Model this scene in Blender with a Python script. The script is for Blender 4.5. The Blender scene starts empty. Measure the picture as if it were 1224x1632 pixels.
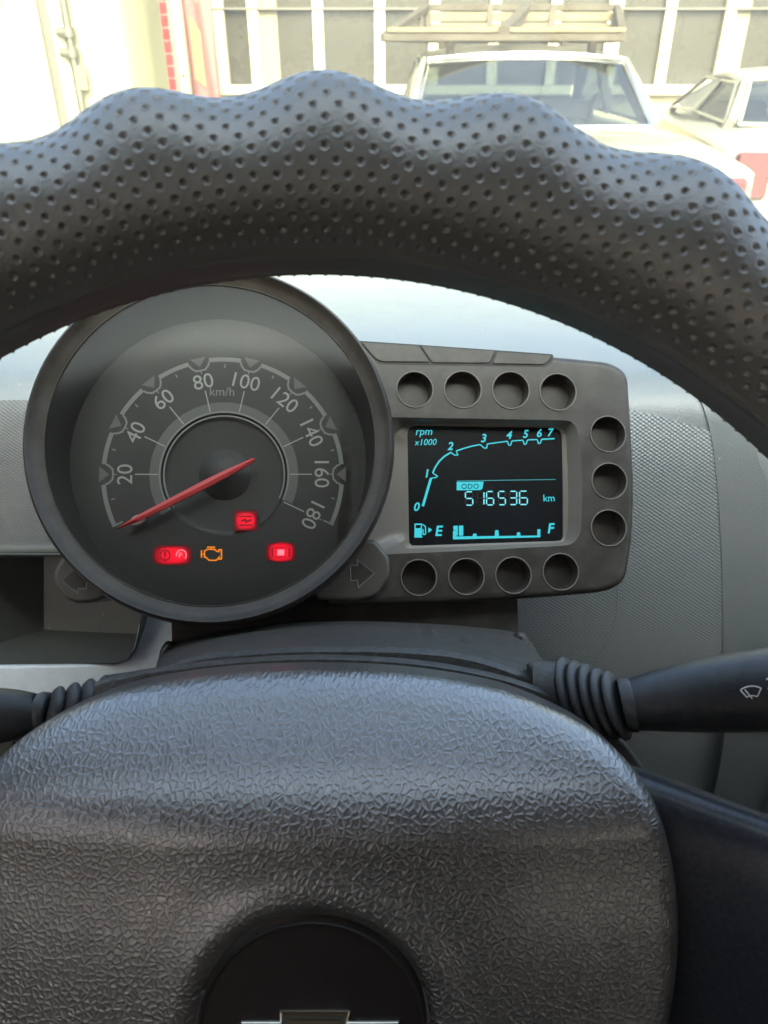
import bpy, bmesh, math, random
import numpy as np
from mathutils import Vector, Matrix
from mathutils.bvhtree import BVHTree
random.seed(7); np.random.seed(7)
R_ = math.radians
sc = bpy.context.scene
C = sc.collection

# ---------------------------------------------------------------- camera
F = 1225.0; PITCH = R_(31.0); CAMZ = 1.42
CP = Vector((0, 0, CAMZ))
cr = Vector((1, 0, 0)); cu = Vector((0, math.sin(PITCH), math.cos(PITCH))); cb = Vector((0, -math.cos(PITCH), math.sin(PITCH)))
RC = Matrix((cr, cu, cb)).transposed()
cd = bpy.data.cameras.new('camera'); cam = bpy.data.objects.new('camera', cd); C.objects.link(cam)
cam.matrix_world = Matrix.Translation(CP) @ RC.to_4x4()
cd.sensor_fit = 'HORIZONTAL'; cd.sensor_width = 36.0; cd.lens = 36.0 * F / 1224.0
cd.clip_start = 0.01; cd.clip_end = 500
cd.dof.use_dof = True; cd.dof.focus_distance = 0.31; cd.dof.aperture_fstop = 30
sc.camera = cam
sc.render.resolution_x = 768; sc.render.resolution_y = 1024

# ---------------------------------------------------------------- world, sun, exposure
SUN_EL, SUN_AZ = R_(36), R_(172)          # azimuth clockwise from +Y: the sun stands behind the car
w = bpy.data.worlds.new('World'); sc.world = w; w.use_nodes = True
nt = w.node_tree; bg = nt.nodes['Background']
sky = nt.nodes.new('ShaderNodeTexSky'); sky.sky_type = 'NISHITA'; sky.sun_disc = False
sky.sun_elevation = SUN_EL; sky.sun_rotation = SUN_AZ; sky.air_density = 0.4; sky.dust_density = 8.0; sky.ozone_density = 1.0
nt.links.new(sky.outputs[0], bg.inputs[0]); bg.inputs[1].default_value = 0.15
sd = bpy.data.lights.new('sun', 'SUN'); sd.energy = 0.9; sd.angle = R_(10); sd.color = (1, 0.86, 0.62)
so = bpy.data.objects.new('sun', sd); C.objects.link(so)
sdir = Vector((math.sin(SUN_AZ) * math.cos(SUN_EL), math.cos(SUN_AZ) * math.cos(SUN_EL), math.sin(SUN_EL)))
so.rotation_euler = sdir.to_track_quat('Z', 'Y').to_euler(); so.location = (0, 0, 30)
vs = sc.view_settings
vs.view_transform = 'Standard'; vs.look = 'None'; vs.gamma = 1; vs.use_curve_mapping = False; vs.exposure = 3.6
sc.cycles.use_denoising = True
sc.cycles.max_bounces = 8; sc.cycles.diffuse_bounces = 5; sc.cycles.glossy_bounces = 4; sc.cycles.transparent_max_bounces = 16

# ---------------------------------------------------------------- helpers
def ray(px, py):
    return RC @ Vector(((px - 612) / F, -(py - 816) / F, -1))
def P(px, py, d):                      # point seen at a pixel of the photo, at view depth d
    return CP + ray(px, py) * d
def W(px, py, y):                      # the same at world distance y
    r = ray(px, py); return CP + r * (y / r.y)
class Frame:
    def __init__(s, o, u, n):
        s.o = Vector(o); s.n = Vector(n).normalized(); s.u = (Vector(u) - s.n * Vector(u).dot(s.n)).normalized(); s.v = s.n.cross(s.u)
        s.m = Matrix((s.u, s.v, s.n)).transposed().to_4x4(); s.m.translation = s.o
    def uv(s, px, py, h=0.0):
        r = ray(px, py); t = (s.o + s.n * h - CP).dot(s.n) / r.dot(s.n)
        q = CP + r * t - s.o
        return (q.dot(s.u), q.dot(s.v))
    def poly(s, pts, h=0.0): return [s.uv(x, y, h) for x, y in pts]
    def k(s, px, py, h=0.0):
        a = s.uv(px, py, h); b = s.uv(px + 1, py, h); return math.hypot(a[0] - b[0], a[1] - b[1])
def thing(name, label, cat, m=None, group=None, kind=None):
    o = bpy.data.objects.new(name, None); C.objects.link(o); o.empty_display_size = 0.02
    if m is not None: o.matrix_world = m
    if label: o['label'] = label
    if cat: o['category'] = cat
    if group: o['group'] = group
    if kind: o['kind'] = kind
    return o
def obj(name, data, mat, parent=None, smooth=None, label=None, kind=None):
    if isinstance(data, bmesh.types.BMesh):
        me = bpy.data.meshes.new(name); bmesh.ops.recalc_face_normals(data, faces=data.faces[:])
        data.to_mesh(me); data.free()
    elif isinstance(data, tuple):
        me = bpy.data.meshes.new(name); me.from_pydata([tuple(v) for v in data[0]], [], data[1])
        b = bmesh.new(); b.from_mesh(me); bmesh.ops.recalc_face_normals(b, faces=b.faces[:]); b.to_mesh(me); b.free()
    else: me = data
    if smooth is not None:
        me.polygons.foreach_set('use_smooth', [True] * len(me.polygons))
        if smooth < 180: me.set_sharp_from_angle(angle=R_(smooth))
    me.update()
    if mat is not None and not me.materials: me.materials.append(mat)
    o = bpy.data.objects.new(name, me); C.objects.link(o)
    if smooth is not None and smooth <= 70 and len(me.polygons) < 30000:
        wn = o.modifiers.new('weighted_normal', 'WEIGHTED_NORMAL'); wn.keep_sharp = True; wn.weight = 90
    if parent is not None: o.parent = parent
    if label: o['label'] = label
    if kind: o['kind'] = kind
    return o
class M:                                # vertex / face collector
    def __init__(s): s.v = []; s.f = []
    def ring(s, pts): a = len(s.v); s.v += [tuple(p) for p in pts]; return list(range(a, a + len(pts)))
    def bridge(s, A, B, closed=True):
        n = len(A)
        for i in range(n if closed else n - 1): j = (i + 1) % n; s.f.append((A[i], A[j], B[j], B[i]))
    def cap(s, A): s.f.append(tuple(A))
    def loft(s, rings, closed=True, caps=(False, False)):
        ids = [s.ring(r) for r in rings]
        for a, b in zip(ids, ids[1:]): s.bridge(a, b, closed)
        if caps[0]: s.cap(ids[0])
        if caps[1]: s.cap(ids[-1])
        return ids
    def box(s, x0, x1, y0, y1, z0, z1):
        a = s.ring([(x0, y0, z0), (x1, y0, z0), (x1, y1, z0), (x0, y1, z0)]); b = s.ring([(x0, y0, z1), (x1, y0, z1), (x1, y1, z1), (x0, y1, z1)])
        s.bridge(a, b); s.cap(a[::-1]); s.cap(b)
        return s
    def bar(s, a, b, w, h, up=(0, 0, 1), b2=0.0):  # rectangular bar from a to b with a small chamfer
        a = Vector(a); b = Vector(b); d = (b - a).normalized(); up = Vector(up)
        x = d.cross(up).normalized(); y = x.cross(d)
        c = b2 or min(w, h) * 0.12
        sec = [(w/2 - c, h/2), (w/2, h/2 - c), (w/2, -h/2 + c), (w/2 - c, -h/2), (-w/2 + c, -h/2), (-w/2, -h/2 + c), (-w/2, h/2 - c), (-w/2 + c, h/2)]
        s.loft([[p + x * i + y * j for i, j in sec] for p in (a, b)], True, (True, True)); return s
    def tube(s, path, r, n=10, caps=True):
        path = [Vector(p) for p in path]; rs = r if isinstance(r, (list, tuple)) else [r] * len(path); rings = []
        ref = None
        for i, p in enumerate(path):
            d = (path[min(i + 1, len(path) - 1)] - path[max(i - 1, 0)]).normalized()
            if ref is None: ref = d.orthogonal().normalized()
            ref = (ref - d * ref.dot(d)).normalized(); q = d.cross(ref)
            rings.append([p + (ref * math.cos(a) + q * math.sin(a)) * rs[i] for a in [2 * math.pi * k / n for k in range(n)]])
        s.loft(rings, True, (caps, caps)); return s
    def data(s): return (s.v, s.f)
def area(p): return sum(p[i][0] * p[(i + 1) % len(p)][1] - p[(i + 1) % len(p)][0] * p[i][1] for i in range(len(p))) / 2
def ccw(p): return list(p) if area(p) > 0 else list(p)[::-1]
def inset(p, d):
    n = len(p); out = []
    for i in range(n):
        a, b, c = Vector(p[i - 1]), Vector(p[i]), Vector(p[(i + 1) % n])
        e1 = (b - a).normalized(); e2 = (c - b).normalized()
        n1 = Vector((-e1.y, e1.x)); n2 = Vector((-e2.y, e2.x)); m = n1 + n2
        if m.length < 1e-6: m = n1.copy()
        m.normalize(); out.append(tuple(b + m * (d / max(0.35, m.dot(n1)))))
    return out
def rounded(p, r, n=5):                 # round the corners of a closed polygon
    p = ccw(p); out = []; N = len(p); rr = r if isinstance(r, (list, tuple)) else [r] * N
    for i in range(N):
        a, b, c = Vector(p[i - 1]), Vector(p[i]), Vector(p[(i + 1) % N])
        q = min(rr[i], (a - b).length * 0.49, (c - b).length * 0.49)
        s = b + (a - b).normalized() * q; e = b + (c - b).normalized() * q
        for k in range(n + 1):
            t = k / n; out.append(tuple(s * (1 - t) ** 2 + b * 2 * t * (1 - t) + e * t * t))
    return out
def prism(m, p, z0, z1, bev=0.0, steps=3, cap=True, bottom=False):
    p = ccw(p); rings = [[(x, y, z0) for x, y in p]]
    if bev:
        for k in range(steps + 1):
            a = math.pi / 2 * k / steps
            rings.append([(x, y, z1 - bev + bev * math.sin(a)) for x, y in inset(p, bev * (1 - math.cos(a)) + 1e-6)])
    else: rings.append([(x, y, z1) for x, y in p])
    ids = m.loft(rings); 
    if cap: m.cap(ids[-1])
    if bottom: m.cap(ids[0][::-1])
    return ids
def circ(cx, cy, r, n=40, a0=0): return [(cx + r * math.cos(a0 + 2 * math.pi * i / n), cy + r * math.sin(a0 + 2 * math.pi * i / n)) for i in range(n)]
def stroke(m, pts, wd, z, closed=False):
    n = len(pts); L = []; Rr = []
    for i in range(n):
        b = Vector(pts[i]); a = Vector(pts[i - 1]) if (i or closed) else None; c = Vector(pts[(i + 1) % n]) if (i < n - 1 or closed) else None
        e1 = (b - a).normalized() if a is not None else (c - b).normalized(); e2 = (c - b).normalized() if c is not None else e1
        n1 = Vector((-e1.y, e1.x)); n2 = Vector((-e2.y, e2.x)); q = (n1 + n2); q = q.normalized() if q.length > 1e-6 else n1
        d = wd / 2 / max(0.4, q.dot(n1)); L.append((*(b + q * d), z)); Rr.append((*(b - q * d), z))
    A = m.ring(L); B = m.ring(Rr); m.bridge(A, B, closed)
def text_mesh(s, h, shear=0.0, bold=0.0, spacing=1.0):   # flat lettering centred on the origin, cap height h
    cv = bpy.data.curves.new('t', 'FONT'); cv.body = s; cv.size = 1; cv.shear = shear; cv.offset = bold; cv.space_character = spacing; cv.resolution_u = 4; cv.fill_mode = 'FRONT'
    o = bpy.data.objects.new('t', cv); C.objects.link(o)
    me = bpy.data.meshes.new_from_object(o.evaluated_get(bpy.context.evaluated_depsgraph_get()))
    bpy.data.objects.remove(o); bpy.data.curves.remove(cv)
    V = np.array([v.co[:] for v in me.vertices]); F_ = [tuple(p.vertices) for p in me.polygons]; bpy.data.meshes.remove(me)
    cap = 0.729
    V = V * (h / cap); c = (V.max(0) + V.min(0)) / 2; V = V - c; return V, F_
def put_text(m, s, h, x, y, z, rot=0, **kw):
    V, F_ = text_mesh(s, h, **kw); ca, sa = math.cos(rot), math.sin(rot); a = len(m.v)
    m.v += [(x + p[0] * ca - p[1] * sa, y + p[0] * sa + p[1] * ca, z) for p in V]; m.f += [tuple(i + a for i in f) for f in F_]
def catmull(pts, n):
    pts = [np.array(p, float) for p in pts]; out = []
    for i in range(len(pts) - 1):
        p0 = pts[max(i - 1, 0)]; p1 = pts[i]; p2 = pts[i + 1]; p3 = pts[min(i + 2, len(pts) - 1)]
        for k in range(n):
            t = k / n; out.append(0.5 * (2 * p1 + (p2 - p0) * t + (2 * p0 - 5 * p1 + 4 * p2 - p3) * t * t + (3 * p1 - p0 - 3 * p2 + p3) * t ** 3))
    out.append(pts[-1]); return out
def sstep(a, b, x): t = np.clip((x - a) / (b - a), 0, 1); return t * t * (3 - 2 * t)

# ---------------------------------------------------------------- materials
def mat(name, col, rough=0.5, metal=0.0, spec=0.5, dust=0.0, dust_col=(0.30, 0.28, 0.25), dust_scale=60, bumps=(), coat=0.0, emit=None, estr=0.0, var=0.0, specks=0, ior=1.5):
    """bumps: (kind, scale, distance[, (sx, sy, sz)]) relief; dust: patchy grime with its own shape"""
    m = bpy.data.materials.new(name); m.use_nodes = True; t = m.node_tree; N = t.nodes; L = t.links; b = N['Principled BSDF']
    b.inputs['Base Color'].default_value = (*col, 1); b.inputs['Roughness'].default_value = rough; b.inputs['Metallic'].default_value = metal
    b.inputs['Specular IOR Level'].default_value = spec; b.inputs['IOR'].default_value = ior; b.inputs['Coat Weight'].default_value = coat; b.inputs['Coat Roughness'].default_value = max(0.08, rough - 0.02)
    tc = N.new('ShaderNodeTexCoord'); src = tc.outputs['Object']
    if emit: b.inputs['Emission Color'].default_value = (*emit, 1); b.inputs['Emission Strength'].default_value = estr
    if dust or var:
        n1 = N.new('ShaderNodeTexNoise'); n1.inputs['Scale'].default_value = dust_scale; n1.inputs['Detail'].default_value = 8; n1.inputs['Roughness'].default_value = 0.65; L.new(src, n1.inputs['Vector'])
        mr = N.new('ShaderNodeMapRange'); mr.inputs[1].default_value = 0.42; mr.inputs[2].default_value = 0.75; mr.inputs[4].default_value = max(dust, var); L.new(n1.outputs[0], mr.inputs[0])
        mx = N.new('ShaderNodeMix'); mx.data_type = 'RGBA'; mx.inputs[6].default_value = (*col, 1); mx.inputs[7].default_value = (*(dust_col if dust else [c * 0.55 for c in col]), 1)
        L.new(mr.outputs[0], mx.inputs[0]); L.new(mx.outputs[2], b.inputs['Base Color'])
        ma = N.new('ShaderNodeMath'); ma.operation = 'MULTIPLY_ADD'; ma.inputs[1].default_value = 0.35; ma.inputs[2].default_value = rough; L.new(mr.outputs[0], ma.inputs[0]); L.new(ma.outputs[0], b.inputs['Roughness'])
    if specks:
        vo = N.new('ShaderNodeTexVoronoi'); vo.inputs['Scale'].default_value = specks; L.new(src, vo.inputs['Vector'])
        sp = N.new('ShaderNodeSeparateColor'); L.new(vo.outputs['Color'], sp.inputs[0])
        th = N.new('ShaderNodeMath'); th.operation = 'POWER'; th.inputs[1].default_value = 5.0; L.new(sp.outputs[0], th.inputs[0])
        t2 = N.new('ShaderNodeMath'); t2.operation = 'MULTIPLY'; t2.inputs[1].default_value = 0.055; L.new(th.outputs[0], t2.inputs[0])
        lt = N.new('ShaderNodeMath'); lt.operation = 'LESS_THAN'; L.new(vo.outputs['Distance'], lt.inputs[0]); L.new(t2.outputs[0], lt.inputs[1])
        m2 = N.new('ShaderNodeMix'); m2.data_type = 'RGBA'; m2.inputs[7].default_value = (0.55, 0.53, 0.48, 1); L.new(lt.outputs[0], m2.inputs[0])
        lk = b.inputs['Base Color'].links
        if lk: L.new(lk[0].from_socket, m2.inputs[6])
        else: m2.inputs[6].default_value = (*col, 1)
        L.new(m2.outputs[2], b.inputs['Base Color'])
    prev = None
    for bp in bumps:
        kind, scale, dist = bp[:3]; vec = src
        if len(bp) > 3:
            mp = N.new('ShaderNodeMapping'); mp.inputs['Scale'].default_value = bp[3]
            if len(bp) > 4: mp.inputs['Rotation'].default_value = bp[4]
            L.new(src, mp.inputs[0]); vec = mp.outputs[0]
        if kind == 'noise':
            q = N.new('ShaderNodeTexNoise'); q.inputs['Scale'].default_value = scale; q.inputs['Detail'].default_value = 3; L.new(vec, q.inputs['Vector']); h = q.outputs[0]
        elif kind == 'leather':
            nz = N.new('ShaderNodeTexNoise'); nz.inputs['Scale'].default_value = scale * 0.45; nz.inputs['Detail'].default_value = 2; L.new(vec, nz.inputs['Vector'])
            mm = N.new('ShaderNodeMix'); mm.data_type = 'VECTOR'; mm.inputs[0].default_value = 0.0016
            ad = N.new('ShaderNodeVectorMath'); ad.operation = 'MULTIPLY_ADD'; ad.inputs[1].default_value = (1.1 / scale,) * 3; L.new(nz.outputs['Color'], ad.inputs[0]); L.new(vec, ad.inputs[2])
            q = N.new('ShaderNodeTexVoronoi'); q.voronoi_dimensions = '2D'; q.feature = 'DISTANCE_TO_EDGE'; q.inputs['Randomness'].default_value = 1.0; q.inputs['Scale'].default_value = scale; L.new(ad.outputs[0], q.inputs['Vector'])
            r1 = N.new('ShaderNodeMapRange'); r1.interpolation_type = 'SMOOTHERSTEP'; r1.inputs[1].default_value = 0.0; r1.inputs[2].default_value = 0.34; r1.inputs[3].default_value = 1.0; r1.inputs[4].default_value = 0.0; L.new(q.outputs[0], r1.inputs[0])
            qb = N.new('ShaderNodeTexVoronoi'); qb.voronoi_dimensions = '2D'; qb.feature = 'SMOOTH_F1'; qb.inputs['Smoothness'].default_value = 0.5; qb.inputs['Scale'].default_value = scale * 1.45; L.new(ad.outputs[0], qb.inputs['Vector'])
            rs = N.new('ShaderNodeMath'); rs.operation = 'MULTIPLY_ADD'; rs.inputs[1].default_value = 0.35; L.new(qb.outputs[0], rs.inputs[0]); L.new(r1.outputs[0], rs.inputs[2]); r1 = rs
            q2 = N.new('ShaderNodeTexNoise'); q2.inputs['Scale'].default_value = scale * 0.35; L.new(vec, q2.inputs['Vector'])
            mu = N.new('ShaderNodeMath'); mu.operation = 'MULTIPLY_ADD'; mu.inputs[1].default_value = 0.7; L.new(q2.outputs[0], mu.inputs[0]); L.new(r1.outputs[0], mu.inputs[2]); h = mu.outputs[0]
        elif kind == 'weave':
            sx = N.new('ShaderNodeSeparateXYZ'); L.new(vec, sx.inputs[0]); outs = []
            for k in (1, -1):
                a = N.new('ShaderNodeMath'); a.operation = 'MULTIPLY_ADD'; a.inputs[1].default_value = 0.62 * k; L.new(sx.outputs[0], a.inputs[0]); L.new(sx.outputs[2], a.inputs[2])
                s_ = N.new('ShaderNodeMath'); s_.operation = 'MULTIPLY'; s_.inputs[1].default_value = scale; L.new(a.outputs[0], s_.inputs[0])
                si = N.new('ShaderNodeMath'); si.operation = 'SINE'; L.new(s_.outputs[0], si.inputs[0]); outs.append(si)
            mu = N.new('ShaderNodeMath'); mu.operation = 'ADD'; L.new(outs[0].outputs[0], mu.inputs[0]); L.new(outs[1].outputs[0], mu.inputs[1]); h = mu.outputs[0]
        bu = N.new('ShaderNodeBump'); bu.inputs['Strength'].default_value = 1.0; bu.inputs['Distance'].default_value = dist; L.new(h, bu.inputs['Height'])
        if prev: L.new(prev.outputs[0], bu.inputs['Normal'])
        prev = bu
    if prev: L.new(prev.outputs[0], b.inputs['Normal'])
    return m
def glass(name, tint=(0.9, 0.93, 0.93), refl=0.08, rough=0.0, fr=0.6):
    m = bpy.data.materials.new(name); m.use_nodes = True; t = m.node_tree; N = t.nodes; L = t.links; N.remove(N['Principled BSDF'])
    tr = N.new('ShaderNodeBsdfTransparent'); tr.inputs[0].default_value = (*tint, 1)
    gl = N.new('ShaderNodeBsdfGlossy'); gl.inputs['Roughness'].default_value = rough; gl.inputs[0].default_value = (0.95, 0.97, 1, 1)
    lw = N.new('ShaderNodeLayerWeight'); lw.inputs[0].default_value = 0.12
    ma = N.new('ShaderNodeMath'); ma.operation = 'MULTIPLY_ADD'; ma.inputs[1].default_value = fr; ma.inputs[2].default_value = refl; L.new(lw.outputs['Fresnel'], ma.inputs[0])
    mx = N.new('ShaderNodeMixShader'); L.new(ma.outputs[0], mx.inputs[0]); L.new(tr.outputs[0], mx.inputs[1]); L.new(gl.outputs[0], mx.inputs[2])
    L.new(mx.outputs[0], N['Material Output'].inputs[0]); return m
MT = dict(
    rim=mat('rim_cover_foam', (0.118, 0.114, 0.098), 0.34, spec=1.0, ior=1.65, dust=0.25, dust_col=(0.16, 0.15, 0.125), dust_scale=35, bumps=(('noise', 2600, 0.00012),)),
    hem=mat('rim_cover_hem', (0.045, 0.043, 0.040), 0.6, bumps=(('noise', 1800, 0.00015),)),
    leather=mat('pad_vinyl', (0.085, 0.078, 0.068), 0.28, spec=1.0, ior=1.8, coat=0.7, dust=0.25, dust_col=(0.15, 0.135, 0.115), dust_scale=25, bumps=(('leather', 540, 0.00016), ('noise', 3000, 0.00004))),
    trim=mat('dusty_black_plastic', (0.055, 0.052, 0.046), 0.45, dust=0.45, dust_col=(0.22, 0.19, 0.155), dust_scale=420, specks=300, bumps=(('noise', 2500, 0.00008),)),
    spoke=mat('spoke_plastic', (0.022, 0.024, 0.030), 0.30, spec=0.5, dust=0.10, dust_scale=700, specks=160, bumps=(('noise', 3500, 0.00005),)),
    emblem=mat('emblem_disc_plastic', (0.018, 0.013, 0.011), 0.42, bumps=(('noise', 3000, 0.00003),)),
    chrome=mat('chrome', (0.75, 0.70, 0.60), 0.14, 1.0, bumps=(('noise', 500, 0.00005),)),
    house=mat('cluster_plastic', (0.040, 0.034, 0.027), 0.36, spec=0.6, dust=0.3, dust_col=(0.17, 0.15, 0.125), dust_scale=80, bumps=(('noise', 4000, 0.00004),)),
    bezel=mat('bezel_plastic', (0.040, 0.034, 0.026), 0.42, spec=0.4, dust=0.25, dust_col=(0.16, 0.14, 0.12), dust_scale=70, bumps=(('noise', 4000, 0.00003),)),
    wing=mat('wing_plastic', (0.085, 0.076, 0.062), 0.38, spec=0.6, dust=0.2, dust_col=(0.17, 0.15, 0.125), dust_scale=80, bumps=(('noise', 4000, 0.00004),)),
    surround=mat('surround_plastic', (0.17, 0.15, 0.125), 0.36, spec=0.6, dust=0.2, dust_col=(0.22, 0.19, 0.16), dust_scale=80, bumps=(('noise', 4000, 0.00003),)),
    dark=mat('dark_plastic', (0.022, 0.020, 0.018), 0.5, bumps=(('noise', 4000, 0.00003),)),
    cone=mat('dial_cone_plastic', (0.034, 0.032, 0.028), 0.42),
    dial=mat('dial_print_black', (0.025, 0.023, 0.020), 0.55, var=0.3, dust_scale=30),
    print=mat('dial_print_grey', (0.26, 0.26, 0.235), 0.6),
    print2=mat('dial_print_dim', (0.16, 0.16, 0.148), 0.6),
    print3=mat('dial_print_dark', (0.09, 0.088, 0.08), 0.6),
    needle=mat('needle_red', (0.50, 0.05, 0.05), 0.45),
    needle2=mat('needle_cap_translucent', (0.55, 0.42, 0.40), 0.4),
    red=mat('warning_red', (0.10, 0.003, 0.006), 0.4, emit=(1.0, 0.004, 0.028), estr=0.085),
    reddark=mat('warning_symbol', (0.02, 0.002, 0.003), 0.5, emit=(1.0, 0.01, 0.02), estr=0.012),
    redlite=mat('warning_symbol_light', (0.4, 0.1, 0.1), 0.5, emit=(1.0, 0.22, 0.28), estr=0.10),
    amber=mat('warning_amber', (0.12, 0.04, 0.004), 0.5, emit=(1.0, 0.28, 0.01), estr=0.08),
    lcd=mat('lcd_black', (0.008, 0.009, 0.010), 0.25, bumps=(('noise', 900, 0.00001),)),
    ghost=mat('lcd_unlit', (0.016, 0.019, 0.020), 0.3),
    cyan=mat('lcd_cyan', (0.01, 0.06, 0.07), 0.4, emit=(0.035, 0.50, 0.58), estr=0.095),
    cyanlite=mat('lcd_cyan_light', (0.02, 0.06, 0.07), 0.4, emit=(0.14, 0.52, 0.58), estr=0.13),
    cyandim=mat('lcd_cyan_dim', (0.01, 0.08, 0.09), 0.4, emit=(0.04, 0.30, 0.33), estr=0.07),
    dash=mat('dash_plastic', (0.165, 0.186, 0.190), 0.32, spec=0.8, dust=0.35, dust_col=(0.22, 0.22, 0.21), dust_scale=40, specks=110, bumps=(('noise', 1400, 0.00018),)),
    weave=mat('dash_weave_plastic', (0.20, 0.225, 0.230), 0.34, spec=0.7, dust=0.25, dust_col=(0.2, 0.2, 0.19), dust_scale=40, specks=130, bumps=(('weave', 3100, 0.00009),)),
    grain=mat('dash_grain_plastic', (0.12, 0.125, 0.125), 0.50, dust=0.3, dust_col=(0.22, 0.22, 0.20), dust_scale=40, bumps=(('weave', 3600, 0.00007),)),
    silver=mat('silver_trim', (0.60, 0.62, 0.62), 0.42, 0.25, dust=0.25, dust_col=(0.3, 0.29, 0.27), dust_scale=120, bumps=(('noise', 2500, 0.00008),)),
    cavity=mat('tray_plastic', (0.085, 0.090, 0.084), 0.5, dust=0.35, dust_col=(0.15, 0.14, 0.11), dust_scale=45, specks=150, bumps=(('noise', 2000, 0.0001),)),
    rubber=mat('boot_rubber', (0.050, 0.052, 0.052), 0.42, dust=0.3, dust_col=(0.14, 0.13, 0.12), dust_scale=150, bumps=(('noise', 2500, 0.00006),)),
    stalk=mat('stalk_plastic', (0.020, 0.022, 0.024), 0.36, spec=0.5, dust=0.1, dust_scale=120, bumps=(('noise', 3800, 0.00010),)),
    white=mat('white_print', (0.75, 0.76, 0.75), 0.5),
    head=mat('headliner', (0.11, 0.095, 0.075), 0.9), door=mat('door_card', (0.09, 0.078, 0.062), 0.7), carpet=mat('carpet', (0.04, 0.04, 0.04), 0.95),
    glass=glass('windscreen_glass', (0.78, 0.92, 0.84), 0.0, 0.0, 0.12), lens=glass('gauge_lens', (0.93, 0.93, 0.92), 0.012, 0.16, 0.3), tint=glass('dimming_door_glass', (0.14, 0.14, 0.13), 0.05), carglass=glass('car_glass', (0.36, 0.41, 0.42), 0.14),  # unseen door and rear glass: dark tint added to cut light into the cabin
)

for k_ in ('red',):                     # lenses brightest over the bulb; faded edge painted in as their glow
    m_ = MT[k_]; t_ = m_.node_tree; N_ = t_.nodes; L_ = t_.links; b_ = N_['Principled BSDF']
    tc_ = N_.new('ShaderNodeTexCoord'); vm = N_.new('ShaderNodeVectorMath'); vm.operation = 'SUBTRACT'; vm.inputs[1].default_value = (.5, .5, 0); L_.new(tc_.outputs['Generated'], vm.inputs[0])
    sx_ = N_.new('ShaderNodeSeparateXYZ'); L_.new(vm.outputs[0], sx_.inputs[0]); pw = []
    for q_ in (0, 1):
        a_ = N_.new('ShaderNodeMath'); a_.operation = 'ABSOLUTE'; L_.new(sx_.outputs[q_], a_.inputs[0]); p_ = N_.new('ShaderNodeMath'); p_.operation = 'POWER'; p_.inputs[1].default_value = 3.0; L_.new(a_.outputs[0], p_.inputs[0]); pw.append(p_)
    ad_ = N_.new('ShaderNodeMath'); ad_.operation = 'ADD'; L_.new(pw[0].outputs[0], ad_.inputs[0]); L_.new(pw[1].outputs[0], ad_.inputs[1])
    mr_ = N_.new('ShaderNodeMapRange'); mr_.interpolation_type = 'SMOOTHSTEP'; mr_.inputs[1].default_value = 0.012; mr_.inputs[2].default_value = 0.095; mr_.inputs[3].default_value = 0.085; mr_.inputs[4].default_value = 0.006; L_.new(ad_.outputs[0], mr_.inputs[0]); L_.new(mr_.outputs[0], b_.inputs['Emission Strength'])

gt = MT['glass'].node_tree; gN, gL = gt.nodes, gt.links             # dust-like film added to the windscreen to veil the view with haze
tl = gN.new('ShaderNodeBsdfTranslucent'); tl.inputs[0].default_value = (0.9, 0.82, 0.62, 1)
nz = gN.new('ShaderNodeTexNoise'); nz.inputs['Scale'].default_value = 9; nz.inputs['Detail'].default_value = 8; gL.new(gN.new('ShaderNodeTexCoord').outputs['Object'], nz.inputs['Vector'])
mr = gN.new('ShaderNodeMapRange'); mr.inputs[1].default_value = .3; mr.inputs[2].default_value = .75; mr.inputs[3].default_value = .006; mr.inputs[4].default_value = .032; gL.new(nz.outputs[0], mr.inputs[0])
ms = gN.new('ShaderNodeMixShader'); out_ = gN['Material Output']; gL.new(mr.outputs[0], ms.inputs[0]); gL.new(out_.inputs[0].links[0].from_socket, ms.inputs[1]); gL.new(tl.outputs[0], ms.inputs[2]); gL.new(ms.outputs[0], out_.inputs[0])

# ================================================================ THE GROUND AND THE CAR AROUND THE CAMERA
g = obj('ground', M().box(-60, 60, -60, 80, -0.3, 0.0).data(), mat('ground_concrete', (0.24, 0.22, 0.18), 0.9, var=0.5, dust_scale=2, bumps=(('noise', 30, 0.01),))); g['kind'] = 'structure'

# the car body round the driver: roof, doors, pillars and windscreen
cab = thing('car_cabin', None, None, Matrix.Translation((0.25, 0, 0)), kind='structure')
XL, XR = -0.66, 0.66
def cz(z): return CAMZ + z
m = M()
m.loft([[(x, y, cz(z)) for x, y, z in r] for r in (
    [(XL, 0.05, 0.18), (XL * .6, 0.10, 0.225), (0, 0.12, 0.235), (XR * .6, 0.10, 0.225), (XR, 0.05, 0.18)],
    [(XL, -0.9, 0.20), (XL * .6, -0.9, 0.25), (0, -0.9, 0.265), (XR * .6, -0.9, 0.25), (XR, -0.9, 0.20)],
    [(XL, -1.7, 0.13), (XL * .6, -1.75, 0.18), (0, -1.77, 0.19), (XR * .6, -1.75, 0.18), (XR, -1.7, 0.13)])], closed=False)
obj('roof', m.data(), MT['head'], cab, 60)
for s in (-1, 1):
    x = s * 0.66
    obj('door_panel', M().box(min(x, x + s * .06), max(x, x + s * .06), -1.7, 0.95, 0.30, cz(-0.24)).data(), MT['door'], cab)
    obj('front_pillar', M().bar((x, 0.05, cz(0.18)), (x * 1.02, 0.98, cz(-0.22)), 0.06, 0.05).data(), MT['head'], cab)
    obj('centre_pillar', M().bar((x, -0.45, cz(0.185)), (x, -0.45, cz(-0.24)), 0.10, 0.05, (0, 1, 0)).data(), MT['door'], cab)
    obj('rear_pillar', M().bar((x, -1.45, cz(0.15)), (x, -1.55, cz(-0.24)), 0.30, 0.06, (1, 0, 0)).data(), MT['door'], cab)
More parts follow.
